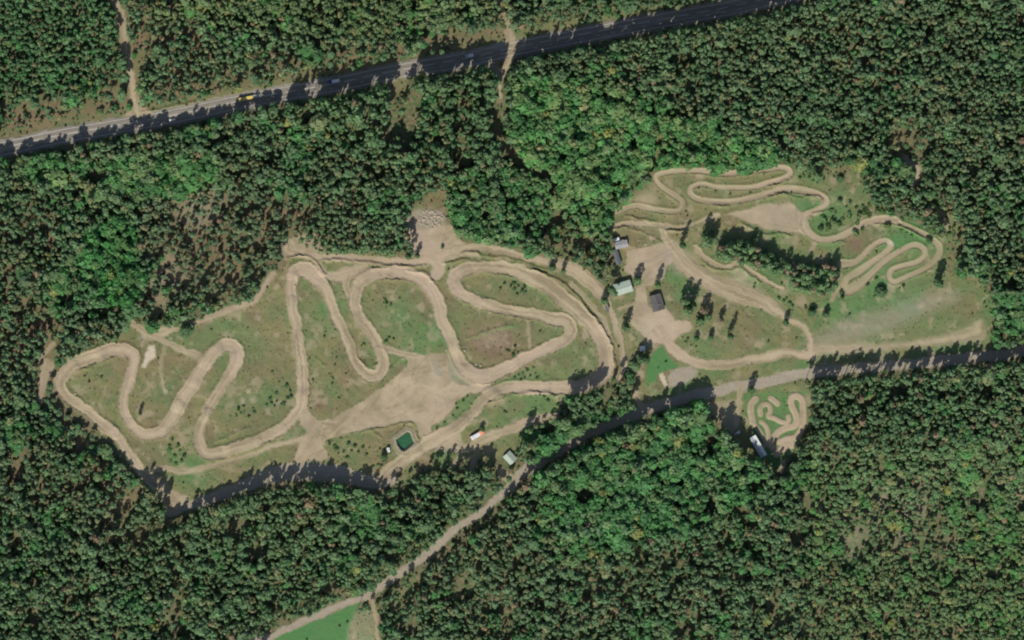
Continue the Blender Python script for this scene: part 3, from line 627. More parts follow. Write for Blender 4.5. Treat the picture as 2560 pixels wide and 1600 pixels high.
def lumps_crown(lumps, n, size, rg, flat=.38):
    """leaf clumps over the skin of several overlapping ellipsoids"""
    L = np.array(lumps); area_ = L[:, 3] * L[:, 4]; pick = rg.choice(len(L), n, p=area_ / area_.sum())
    d = rg.normal(0, 1, (n, 3)); d /= np.linalg.norm(d, axis=1)[:, None]
    low = d[:, 2] < -.3; d[low, 2] *= -1
    rr = rg.uniform(.78, 1.08, (n, 1))
    c = L[pick, :3] + d * np.stack([L[pick, 3], L[pick, 3], L[pick, 4]], 1) * rr
    nr = d / np.stack([L[pick, 3], L[pick, 3], L[pick, 4]], 1); nr /= np.linalg.norm(nr, axis=1)[:, None]
    return clumps(c, nr, size, np.ones(3), rg, flat)
def proto(kind, seed):
    rg = np.random.default_rng(seed); lumps = []
    if kind == 'pine':       # nominal radius 2.2 m, height 15 m, crown in the upper half
        for k in range(5):
            a = rg.uniform(0, 6.28); q = rg.uniform(.2, 1.1); z = rg.uniform(9.0, 12.6)
            lumps.append((q * math.cos(a), q * math.sin(a), z, rg.uniform(.9, 1.4), rg.uniform(1.0, 1.7)))
        lumps.append((0, 0, 13.2, 1.1, 1.7)); V, t = lumps_crown(lumps, 92, .95, rg)
    elif kind == 'lone':     # full crown nearly to the ground
        for k in range(9):
            z = 2.4 + k * 1.35; r = 2.3 * math.sin(math.pi * min(1, (z + 1.5) / 17)) ** .8; a = rg.uniform(0, 6.28); q = rg.uniform(0, .35) * r
            lumps.append((q * math.cos(a), q * math.sin(a), z, r * .85, 1.5))
        V, t = lumps_crown(lumps, 240, .85, rg)
    elif kind == 'broad':    # radius 3.2, height 13
        for k in range(9):
            a = rg.uniform(0, 6.28); q = rg.uniform(.5, 2.0); z = rg.uniform(7.0, 10.4)
            lumps.append((q * math.cos(a), q * math.sin(a), z, rg.uniform(1.0, 1.7), rg.uniform(1.1, 1.9)))
        lumps.append((0, 0, 11, 1.7, 1.8)); V, t = lumps_crown(lumps, 175, 1.05, rg, .36)
    else:                    # bush: radius 1.2, height 1.6
        for k in range(4):
            a = rg.uniform(0, 6.28); q = rg.uniform(.1, .7)
            lumps.append((q * math.cos(a), q * math.sin(a), rg.uniform(.5, .95), rg.uniform(.45, .7), rg.uniform(.45, .65)))
        V, t = lumps_crown(lumps, 34, .6, rg)
    NOM = {'pine': (2.2, 15), 'lone': (2.3, 15), 'broad': (3.2, 13), 'bush': (1.2, 1.6)}[kind]
    # trunk with limbs
    TV = []; TQ = []
    def limb(p, q, r0, r1, ns=5):
        b0 = len(TV); p = Vector(p); q = Vector(q); ax = (q - p).normalized(); u = ax.orthogonal().normalized(); v = ax.cross(u)
        for c, r in ((p, r0), (q, r1)):
            for k in range(ns):
                a = 2 * math.pi * k / ns; TV.append(tuple(c + u * math.cos(a) * r + v * math.sin(a) * r))
        for k in range(ns): TQ.append((b0 + k, b0 + (k + 1) % ns, b0 + ns + (k + 1) % ns, b0 + ns + k))
    H = NOM[1]
    if kind == 'bush': limb((0, 0, -.3), (0, 0, .8), .06, .03, 4)
    else:
        limb((0, 0, -.6), (.1, 0, H * .55), .2, .13); limb((.1, 0, H * .55), (0, .1, H * .92), .13, .04)
        if kind != 'pine': 
            for L in lumps[::2]: limb((.08, 0, L[2] * .62), tuple(L[:3]), .08, .02, 4)
        else:
            for L in lumps[:3]: limb((.05, 0, L[2] * .85), tuple(L[:3]), .06, .02, 4)
    return dict(V=V, t=t, TV=np.array(TV, np.float32), TQ=np.array(TQ, np.int32), nom=NOM)
PROTO = {'pine': [proto('pine', 100 + i) for i in range(8)], 'broad': [proto('broad', 200 + i) for i in range(8)],
         'lone': [proto('lone', 300 + i) for i in range(6)], 'bush': [proto('bush', 400 + i) for i in range(6)]}

def mass(name, pk, px, py, R, H, tint, sink=.3, **props):
    """everything of one kind past the individual ones, as one object"""
    P = PROTO[pk]; n = len(px); VV = []; TT = []; QT = []; VT = []; tb = 0
    which = rng.integers(0, len(P), n); ang = rng.uniform(0, 2 * math.pi, n)
    X = (px - 1280) * S; Y = (800 - py) * S; Zb = zarr(px, py) - sink
    for w, p in enumerate(P):
        s = np.where(which == w)[0]
        if not len(s): continue
        sc = (R[s] / p['nom'][0])[:, None]; sz = (H[s] / p['nom'][1])[:, None]; ca_ = np.cos(ang[s])[:, None]; sa_ = np.sin(ang[s])[:, None]
        for key, dst in (('V', VV), ('TV', VT)):
            v = p[key]; x = v[None, :, 0] * sc; y = v[None, :, 1] * sc; z = v[None, :, 2] * sz
            dst.append(np.stack([x * ca_ - y * sa_ + X[s, None], x * sa_ + y * ca_ + Y[s, None], z + Zb[s, None]], -1).reshape(-1, 3))
        TT.append((p['t'][None] * tint[s][:, None, :]).reshape(-1, 3))
        nt_ = len(p['TV']); QT.append((p['TQ'][None] + (np.arange(len(s)) * nt_)[:, None, None]).reshape(-1, 4) + tb); tb += nt_ * len(s)
    VV = np.concatenate(VV); TT = np.concatenate(TT); VT = np.concatenate(VT); QT = np.concatenate(QT) + len(VV)
    nq = len(VV) // 4
    Q = np.concatenate([np.arange(len(VV)).reshape(-1, 4), QT]); V = np.concatenate([VV, VT])
    mi = np.zeros(len(Q), np.int32); mi[nq:] = 1
    me = mesh_np(name, V, Q, [M_LEAF, M['bark']], mi)
    at = me.attributes.new('tint', 'BYTE_COLOR', 'POINT')
    col = np.ones((len(V), 4), np.float32); col[:len(VV), :3] = np.clip(TT, 0, 1)
    at.data.foreach_set('color', col.ravel())
    o = link(name, me, **props); return o

PM = {}
for k, L in PROTO.items():
    PM[k] = []
    for p in L:
        cm = mesh_np('crown', p['V'], np.arange(len(p['V'])).reshape(-1, 4), [M_LEAF])
        at = cm.attributes.new('tint', 'FLOAT_COLOR', 'POINT'); col = np.ones((len(p['V']), 4), np.float32); col[:, :3] = p['t']; at.data.foreach_set('color', col.ravel())
        tm = mesh_np('trunk', p['TV'], p['TQ'], [M['bark']]); PM[k].append((cm, tm))

def tree_thing(name, kind, px, py, R, H, tint, label, cat, group=None, sink=.3):
    w = random.randrange(len(PM[kind])); cm, tm = PM[kind][w]; nom = PROTO[kind][0]['nom']
    x, y = W(px, py)
    root = bpy.data.objects.new(name, None); C.objects.link(root)
    root.empty_display_size = .5; root.location = (x, y, zat(px, py) - sink); root.rotation_euler.z = random.uniform(0, 6.28)
    root.scale = (R / nom[0], R / nom[0], H / nom[1]); root['label'] = label; root['category'] = cat
    if group: root['group'] = group
    for nm, me in (('crown', cm), ('trunk', tm)):
        o = bpy.data.objects.new(nm, me); C.objects.link(o); o.parent = root; o.color = (*tint, 1)
    return root

STANDS = [ # polygon, density, crown radius, height, tint
 (F([(-80,-80),(275,-80),(300,190),(0,250),(-80,260)]), 1.0, .92, .8, (.80,.98,.86)),
 (F([(1900,1130),(2500,1110),(2500,1620),(1920,1620),(1850,1300)]), .92, .86, .55, (1.12,1.08,.95)),
 (F([(1900,1090),(2500,1030),(2500,1170),(2000,1190)]), .9, .95, .48, (1.28,1.2,1.1)),
 (F([(1000,1270),(1240,1290),(1560,1280),(1900,1200),(1900,1620),(880,1620),(900,1450)]), .86, 1.0, .9, (1.0,1.0,1.0)),
 (F([(640,230),(900,190),(1180,180),(1190,370),(1000,430),(830,360)]), .70, 1.22, 1.3, (.92,.98,.92)),
 (F([(0,370),(160,380),(500,350),(560,420),(420,470),(250,470),(60,440)]), .72, 1.42, 1.1, (1.1,1.08,1.0)),
 (F([(1210,190),(1330,170),(1560,240),(1700,300),(1870,380),(1700,400),(1540,400),(1450,475),(1435,530),(1360,560),(1320,500),(1215,360)]), .84, 1.22, 1.1, (1.12,1.12,1.0)),
 (F([(330,480),(500,440),(740,480),(700,560),(660,640),(560,700),(330,710),(300,640)]), .80, .95, .9, (1.05,.95,1.02)),
 (F([(230,500),(310,520),(340,650),(320,740),(240,740),(200,600)]), .7, 1.35, 1.25, (.75,1.0,.8)),
 (F([(340,60),(900,90),(1180,30),(1180,-80),(340,-80)]), .9, 1.1, .85, (1.15,1.05,.92)),
 (F([(1250,1010),(1480,960),(1650,950),(1830,1130),(1700,1230),(1500,1300),(1250,1290),(1260,1160)]), .85, 1.2, 1.1, (.98,1.02,1.0)),
 (F([(430,1200),(900,1170),(1100,1180),(900,1420),(600,1480),(400,1400)]), .88, 1.12, 1.0, (.95,1.0,.95))]
stD = np.ones((NY, NX), np.float32); stR = stD.copy(); stH = stD.copy(); stT = np.ones((NY, NX, 3), np.float32)
for P, d_, r_, h_, t_ in STANDS:
    sl, sd = poly_field(P, 40); m_ = np.clip(.5 + sd / 40, 0, 1)
    for A, v in ((stD, d_), (stR, r_), (stH, h_)): A[sl] = A[sl] * (1 - m_) + v * m_
    stT[sl] = stT[sl] * (1 - m_[..., None]) + np.array(t_, np.float32) * m_[..., None]
road_open = smooth(F([(232,1282),(300,1262),(380,1240),(432,1212)]))
sl, d, *_ = line_field(road_open, 30); openm[sl] = np.maximum(openm[sl], (d < 13) * 1.0)
sl, d, *_ = line_field(smooth(T(1,0,[(1480,900),(1440,1100),(1400,1380)])), 40); openm[sl] = np.maximum(openm[sl], (d < 20) * 1.0)
sl, d, *_ = line_field(smooth(T(1,3,[(1100,1100),(1320,950),(1520,820),(1720,690),(1930,520),(2110,400),(2250,260)])), 40); openm[sl] = np.maximum(openm[sl], (d < 17) * .6)
sl, d, *_ = line_field(smooth([(p[0] - 7, p[1] + 9) for p in T(0,2,[(560,560),(620,760),(760,860),(900,980),(1050,1110),(1200,1260),(1300,1400)])]), 40); openm[sl] = np.maximum(openm[sl], (d < 17) * 1.0)
inref = np.zeros((NY, NX), bool)
for P in REFILL:
    sl, sd = poly_field(P, 4); inref[sl] |= sd > -2
pts = []
sp = 13.6
row = 0; y = -110
while y < 1710:
    x = -110 + (sp / 2 if row % 2 else 0)
    while x < 2670:
        pts.append((x, y)); x += sp
    y += sp * .87; row += 1
P0 = np.array(pts, np.float32); P0 += rng.uniform(-.36, .36, P0.shape) * sp
px, py = P0[:, 0], P0[:, 1]
op = oarr(openm, px, py); isb = oarr(broadA, px, py) > .5
cl = fbm(px, py, 130, 71, 3)
bpatch = (fbm(px, py, 90, 72, 3) > .66)
th = oarr(thinA, px, py) * (0.80 + .45 * vnoise(px, py, 34, 73))
# the wood thins where the canopy of the photograph has dark gaps
hole = (fbm(px, py, 46, 88, 2) < .27) & (py > 700) | (fbm(px, py, 34, 89, 2) < .21)
keep = (op < .5) & ~hole & (rng.random(len(px)) < np.where(isb, .94, th) * oarr(stD, px, py)) | ((op > .5) & (op < .7) & (rng.random(len(px)) < .38))
px, py, isb, cl, bpatch, op = px[keep], py[keep], isb[keep], cl[keep], bpatch[keep], op[keep]
ext = rng.uniform([-100, 0], [2660, 1600], (26000, 2)).astype(np.float32); ex_, ey_ = ext[:, 0], ext[:, 1]
hy = np.interp(ex_, [p[0] for p in HWY], [p[1] for p in HWY])
ek = (oarr(openm, ex_, ey_) < .5) & (((oarr(openm, ex_ + 6, ey_ - 24) > .6) & (ey_ > 850) & ~((ex_ < 350) & (ey_ < 1215)) & ~oarr(inref, ex_, ey_) & ~((ex_ > 850) & (ex_ < 1300) & (ey_ > 1190))) | ((ey_ > hy) & (ey_ < hy + 62) & (ex_ > 710))) & (rng.random(len(ex_)) < .75)
ex_, ey_ = ex_[ek], ey_[ek]; n_ext = len(ex_); print('edge extras', n_ext)
px = np.concatenate([px, ex_]); py = np.concatenate([py, ey_]); isb = np.concatenate([isb, np.zeros(n_ext, bool)]); cl = np.concatenate([cl, fbm(ex_, ey_, 130, 71, 3)])
bpatch = np.concatenate([bpatch, np.zeros(n_ext, bool)]); op = np.concatenate([op, np.zeros(n_ext, np.float32)])
mixd = rng.random(len(px))
isb = (isb & (mixd < .86)) | (~isb & bpatch & (mixd < .55)) | (mixd < .035)
n = len(px)
hwy_y = np.interp(px, [p[0] for p in HWY], [p[1] for p in HWY])
tall = (py > hwy_y) & (py < hwy_y + 90) & (px > 700)
R = np.where(isb, rng.uniform(2.3, 4.3, n), rng.uniform(1.6, 2.6, n)) * (0.98 + .28 * cl) * (.86 + .3 * vnoise(px, py, 38, 75)) * oarr(stR, px, py) * 1.06 * np.exp(rng.normal(0, .27, n))
H = np.where(isb, rng.uniform(9, 14, n), rng.uniform(11.5, 17, n)) * (.72 + .3 * cl + .34 * vnoise(px, py, 38, 75)) * oarr(stH, px, py) * .95
H = np.where(oarr(inref, px, py), H * .58, H)
H = np.where((px < 360) & (py > 880) & (py < 1240) & (oarr(openm, px + 22, py - 40) > .6), H * .55, H)
H = np.where(tall, H + 8, H)
northopen = (oarr(openm, px + 8, py - 26) > .6) & (op < .5) & ~tall & (py > hwy_y) & (py > 850) & ~((px < 350) & (py < 1215)) & ~oarr(inref, px, py) & ~((px > 850) & (px < 1300) & (py > 1190))
H = np.where(northopen, H + 5, H)
west = (py < hwy_y) & (px < 300)
H = np.where(op > .5, H * .4, H); R = np.where(op > .5, R * .6, R)
young = (px > 2060) & (py > 1000) & (py < 1160); R = np.where(young, R * 1.0, R)
def pinetint(n, px, py):
    a = np.array([.142, .206, .102]); bb = np.array([.090, .182, .078]); c = np.array([.180, .205, .095])
    k = fbm(px, py, 170, 81, 3)[:, None] * .7 + rng.random((n, 1)) * .5 - .1
    t = a * (1 - k) + bb * k; q = rng.random(n) < .12; t[q] = c
    q = rng.random(n) < .012; t[q] = (.24, .18, .11)
    return t * rng.uniform(.80, 1.22, (n, 1))
def broadtint(n, px, py):
    a = np.array([.078, .208, .066]); bb = np.array([.130, .208, .082]); c = np.array([.070, .175, .062])
    k = rng.random((n, 1)); t = np.where(k < .4, a, np.where(k < .72, bb, c)); q = rng.random(n) < .03; t[q] = (.22, .24, .075)
    return t * rng.uniform(.82, 1.25, (n, 1))
tint = np.where(isb[:, None], broadtint(n, px, py), pinetint(n, px, py)) * oarr(stT, px, py) * 1.08
tint = tint * (.84 + .32 * fbm(px, py, 60, 84, 3))[:, None]
lowlight = (px < 700) & (py > 1180) | (px > 560) & (px < 1100) & (py < 700)

def zone(x, y):
    h = float(np.interp(x, [p[0] for p in HWY], [p[1] for p in HWY]))
    if y < h: return 'west of the gravel side road' if x < 320 else ('between the side roads above the highway' if x < 1280 else 'above the paved road, far right')
    if x < 1330 and y < 820: return 'below the highway, left of forest lane' if x > 560 else 'below the paved road, far left'
    if y < 640 and x < 2000: return 'between paved road and pit-bike circuit'
    if x >= 2000 and y < 860: return 'far right of the pit-bike circuit'
    if x < 560: return 'left of and below the motocross circuit'
    sx = float(np.interp(y, [960, 1100, 1200, 1300, 1420, 1520, 1600], [1640, 1460, 1310, 1120, 930, 760, 650]))
    if x < sx: return 'above the diagonal gravel road'
    return 'below the diagonal gravel road' if x < 1800 else 'below the straight gravel road'

inside = (px > 6) & (px < 2554) & (py > 6) & (py < 1594)
edge = (oarr(openm, px + 14, py - 14) > .5) | (oarr(openm, px, py + 14) > .5) | (oarr(openm, px - 14, py) > .5)
taken = np.zeros(n, bool)
for kind, flag, nm, cat, noun, Rref in (('pine', ~isb, 'pine_tree', 'pine tree', 'pine', 2.4), ('broad', isb, 'broadleaf_tree', 'broadleaf tree', 'broad-leaved tree', 3.2)):
    cand = np.where(flag & inside & (op < .5))[0]
    sc = R[cand] + edge[cand] * .25
    pick = cand[np.argsort(-sc)][:290]
    for i in pick:
        z1 = zone(px[i], py[i]); t = tint[i]; lum = t.mean()
        tone_ = ('dark green' if lum < .122 else 'pale green' if lum > .150 else 'mid green') if t[0] < t[1] * .98 else 'yellowish'
        where_ = 'edge' if edge[i] else 'canopy'
        lab = f"{tone_} {noun} " + ('at the wood edge, ' if edge[i] else 'within the wood, ') + z1
        tree_thing(nm, kind, float(px[i]), float(py[i]), float(R[i]), float(H[i]), tuple(float(v) for v in t), lab, cat, f"{tone_} {noun}s, {where_}, {z1}")
        taken[i] = True
rest = ~taken
for kind, flag, nm in (('pine', ~isb, 'pine_forest'), ('broad', isb, 'broadleaf_forest')):
    s = rest & flag
    mass(nm, kind, px[s], py[s], R[s], H[s], tint[s], kind='stuff')
print('trees', n, 'broad', int(isb.sum()))

# undergrowth along the wood edges, in the verges and under the thin wood
u = rng.uniform([-100, -100], [2660, 1700], (90000, 2)).astype(np.float32); ux, uy = u[:, 0], u[:, 1]
om = oarr(openm, ux, uy); bare = oarr(CH['dirt'] + CH['asphalt'] + CH['gravel'] + CH['pale'], ux, uy)
near = np.zeros(len(ux), bool)
for dx, dy in ((14, 0), (-14, 0), (0, 14), (0, -14), (9, 9), (-9, -9)): near |= (np.abs(oarr(openm, ux + dx, uy + dy) - om) > .3)
pr = np.where(near, .28, np.where(om > .5, .012, (.26 * np.clip(oarr(thinA, ux, uy) * 1.8 - .9, .12, 1)))) * (bare < .25)
kp = rng.random(len(ux)) < pr; ux, uy, om, near = ux[kp], uy[kp], om[kp], near[kp]
m_ = len(ux); g = rng.random((m_, 1))
ut = np.where(g < .5, np.array([.105, .155, .068]), np.where(g < .85, np.array([.075, .155, .06]), np.array([.16, .15, .08]))) * rng.uniform(.8, 1.2, (m_, 1))
ur = rng.uniform(1.0, 2.3, m_) * np.where(om < .5, 1, .5)
mass('undergrowth', 'bush', ux, uy, ur, ur * rng.uniform(.8, 1.9, m_), ut, sink=.1, kind='stuff')
# weeds and tussocks of the meadows
u = rng.uniform([-20, 300], [2580, 1600], (60000, 2)).astype(np.float32); ux, uy = u[:, 0], u[:, 1]
om = oarr(openm, ux, uy); bare = oarr(CH['dirt'] + CH['asphalt'] + CH['gravel'] + CH['pale'], ux, uy)
lushv = oarr(CH['lush'], ux, uy)
kp = (om > .9) & (bare < .35) & (lushv < .8) & (rng.random(len(ux)) < .35 + .5 * fbm(ux, uy, 40, 91, 3)); ux, uy, lushv = ux[kp], uy[kp], lushv[kp]
m_ = len(ux); g = rng.random((m_, 1))
ut = np.where(g < .35, np.array([.12, .125, .062]), np.where(g < .7, np.array([.075, .115, .045]), np.array([.17, .15, .09]))) * rng.uniform(.75, 1.25, (m_, 1))
ur = rng.uniform(.25, .62, m_)
mass('grass', 'bush', ux, uy, ur, ur * .55, ut, sink=.05, kind='stuff')

# lone trees of the clearings: [picked points], each with what tells it apart
G1 = (.090, .150, .066); G2 = (.105, .172, .074); G3 = (.066, .120, .052); RB = (.18, .14, .09)
LONE = [
 (1640,712,1.9,16,G2,'slender green tree on the verge just above the dark-roofed house'), (1590,700,2.5,13,G2,'round green tree overhanging the pale green roof'),
 (1508,752,2.2,11,G1,'bushy tree left of the pale green roof'), (1562,816,2.3,15,G3,'dark tree at the left edge of the courtyard, below the pale green hall'),
 (1703,612,1.8,19,G3,'tall narrow tree right of the path neck into the courtyard'), (1708,752,2.6,18,G1,'broad tree at the right end of the courtyard lawn, upper of a pair'),
 (1716,776,3.0,19,G2,'broad tree at the right end of the courtyard lawn, lower of a pair'), (1728,762,2.2,20,G3,'tall dark tree behind the pair beside the courtyard lawn'),
 (1757,776,2.4,14,RB,'thin reddish tree on bare brown ground right of the courtyard'), (1768,792,2.6,10,G2,'low spreading tree below the thin reddish tree'),
 (1748,802,2.6,9,G1,'low spreading tree at the right corner of the courtyard'), (1800,800,1.7,12,RB,'brownish narrow tree between the reddish tree and the tall dark spire'),
 (1821,838,1.8,19,G3,'tall dark spire-like tree alone in the rough meadow'), (1739,846,1.6,6,G3,'small dark tree below the courtyard corner, left of two'), (1776,842,1.7,7,G3,'small dark tree below the courtyard corner, right of two'),
 (1963,806,1.9,10,G3,'dark tree standing over the curving sandy path'), (2027,781,2.6,7,G3,'squat dark tree at the lower end of the tree belt'), (2062,786,2.0,8,G3,'dark pointed tree at the top of the grey gravel field'),
 (2104,744,1.3,5,G3,'small dark tree on the sandy end of the pit-bike circuit'), (2200,730,3.6,6,G3,'wide dark round tree below the pit-bike hairpins'), (2340,706,2.9,18,G3,'tall dark tree right of the pit-bike hairpins'),
 (2322,602,2.0,4,G3,'small dark tree inside the far right pit-bike bend'), (2100,446,2.2,4,G3,'small dark tree inside the ring-shaped path'), (2098,502,1.6,3.5,G1,'little tree on the slope right of the sand pit'),
 (2040,440,3.2,14,G2,'leafy tree above the sand pit, left of the ring-shaped path'), (2025,424,2.4,13,G3,'dark tree behind the leafy tree above the sand pit'),
 (2183,502,2.4,14,G1,'green tree at the wood edge above the upper right track'), (2196,486,2.5,14,G3,'dark tree behind the one above the upper right track'), (2250,487,2.9,13,G2,'bright round tree at the wood edge, far upper right of the tracks'),
 (1797,640,3.0,9,G2,'round tree at the left end of the belt, just above the bending path'), (1766,604,3.4,16,G2,'leafy tree at the top left of the belt'), (1780,598,2.6,15,G1,'tree touching the leafy one at the top left of the belt'),
 (1758,590,2.2,18,G3,'tall tree whose shadow crosses the upper left path'), (1800,620,2.2,14,RB,'brownish thin tree in the upper left of the belt'), (1828,614,3.0,13,G2,'wide green tree near the left end of the belt'),
 (1842,606,2.6,12,G1,'tree right of the wide green one near the left end of the belt'), (1850,622,2.3,12,G3,'dark tree below the left end of the belt'), (1886,595,1.7,7,G3,'small dark tree under the edge of the sand pit'),
 (463,826,4.2,9,G3,'large dark round tree over the path fork at the left clearing'), (349,1032,1.3,9,G3,'slim dark tree alone inside the left loop of the circuit'),
 (958,1142,2.0,7,G3,'dark tree beside the small white caravan'), (1203,1072,1.6,6,G3,'dark tree behind the orange end of the parked lorry'),
 (1329,1103,3.6,14,G3,'large dark tree between the lower paths'), (1369,1094,3.2,10,G2,'bright tree right of the large dark tree between the lower paths'), (1394,1052,3.0,14,G1,'tree at the end of the lower sandy path'),
 (1586,913,3.2,10,G2,'grey-green tree beside the white-roofed shed, lower left of it'), (1597,896,2.4,15,G3,'dark conifer just below the white-roofed shed'), (1610,898,2.6,14,G3,'dark conifer right of and below the white-roofed shed'), (1615,884,1.2,11,G3,'thin conifer right of the white-roofed shed'),
 (1874,972,2.2,14,G3,'tree between the gravel road and the top of the pump track'), (1379,668,2.2,9,G3,'dark tree on the bank of the upper service road, left of two'), (1406,676,1.4,11,G1,'thin tree on the bank of the upper service road, right of two'),
 (993,622,2.0,12,G3,'dark tree in the left corner of the sand yard'), (1019,640,1.8,13,G3,'slim tree at the foot of the sand yard, left of two'), (1041,638,1.6,10,G3,'slim tree at the foot of the sand yard, right of two'), (1105,618,1.0,3,G1,'little tree on the right side of the sand yard'),
 (1560,1005,2.0,9,G1,'small tree by the short path to the gravel road'), (911,1520,2.0,4,G2,'bush-like tree on the corner of the green field'),
 (349,1285,2.2,6,G2,'bright young tree on the brown glade, lower one'), (370,1287,2.4,7,G2,'bright young tree on the brown glade, right one'), (384,1268,2.0,6,G1,'young tree at the top right of the brown glade'), (327,1302,1.9,5,G2,'bright young tree at the bottom of the brown glade'), (292,1298,2.1,5,G2,'bright young tree alone on the brown glade, left one'),
]
for x, y, r_, h, t, lab in LONE:
    tree_thing('lone_tree', 'lone', x, y, r_ * 1.38, h, tuple(v * 1.35 for v in t), lab, 'tree')
# belt of trees across the east clearing
def fill(poly, step, kind, name, rr, hh, tints, label, cat, group, jit=.44):
    sl, sd = poly_field(poly, 6, jitter=False); mk = np.zeros((NY, NX), bool); mk[sl] = sd > 0
    xs = [p[0] for p in poly]; ys = [p[1] for p in poly]; y = min(ys); r0 = 0
    while y < max(ys):
        x = min(xs) + (step / 2 if r0 % 2 else 0)
        while x < max(xs):
            qx = x + random.uniform(-jit, jit) * step; qy = y + random.uniform(-jit, jit) * step
            if mk[min(NY-1, int((qy - Y0) / STEP)), min(NX-1, int((qx - X0) / STEP))]:
                tree_thing(name, kind, qx, qy, random.uniform(*rr), random.uniform(*hh), tuple(v * 1.6 for v in random.choice(tints)), label, cat, group)
            x += step
        y += step * .87; r0 += 1
fill(Z(1620,520,4.448,[(620,400),(760,470),(860,430),(1050,400),(1230,450),(1500,570),(1780,640),(2060,640),(2110,740),(2060,880),(1950,985),(1720,930),(1540,820),(1380,690),(1160,640),(940,590)]), 14.8, 'lone', 'lone_tree', (2.3, 4.0), (7, 16), [G1, G2, G3, G2, RB],
     'green tree packed in the belt between the sand pit and the sandy path', 'tree', 'trees of the belt below the sand pit')
fill(T(1,1,[(600,790),(740,740),(900,760),(1200,780),(1330,850),(1330,890),(1000,885),(680,870)]), 11, 'lone', 'young_tree', (1.2, 2.0), (3, 5.5), [G1, G2, G2],
     'low young tree in the thicket above the upper service road', 'tree', 'young trees above the upper service road')
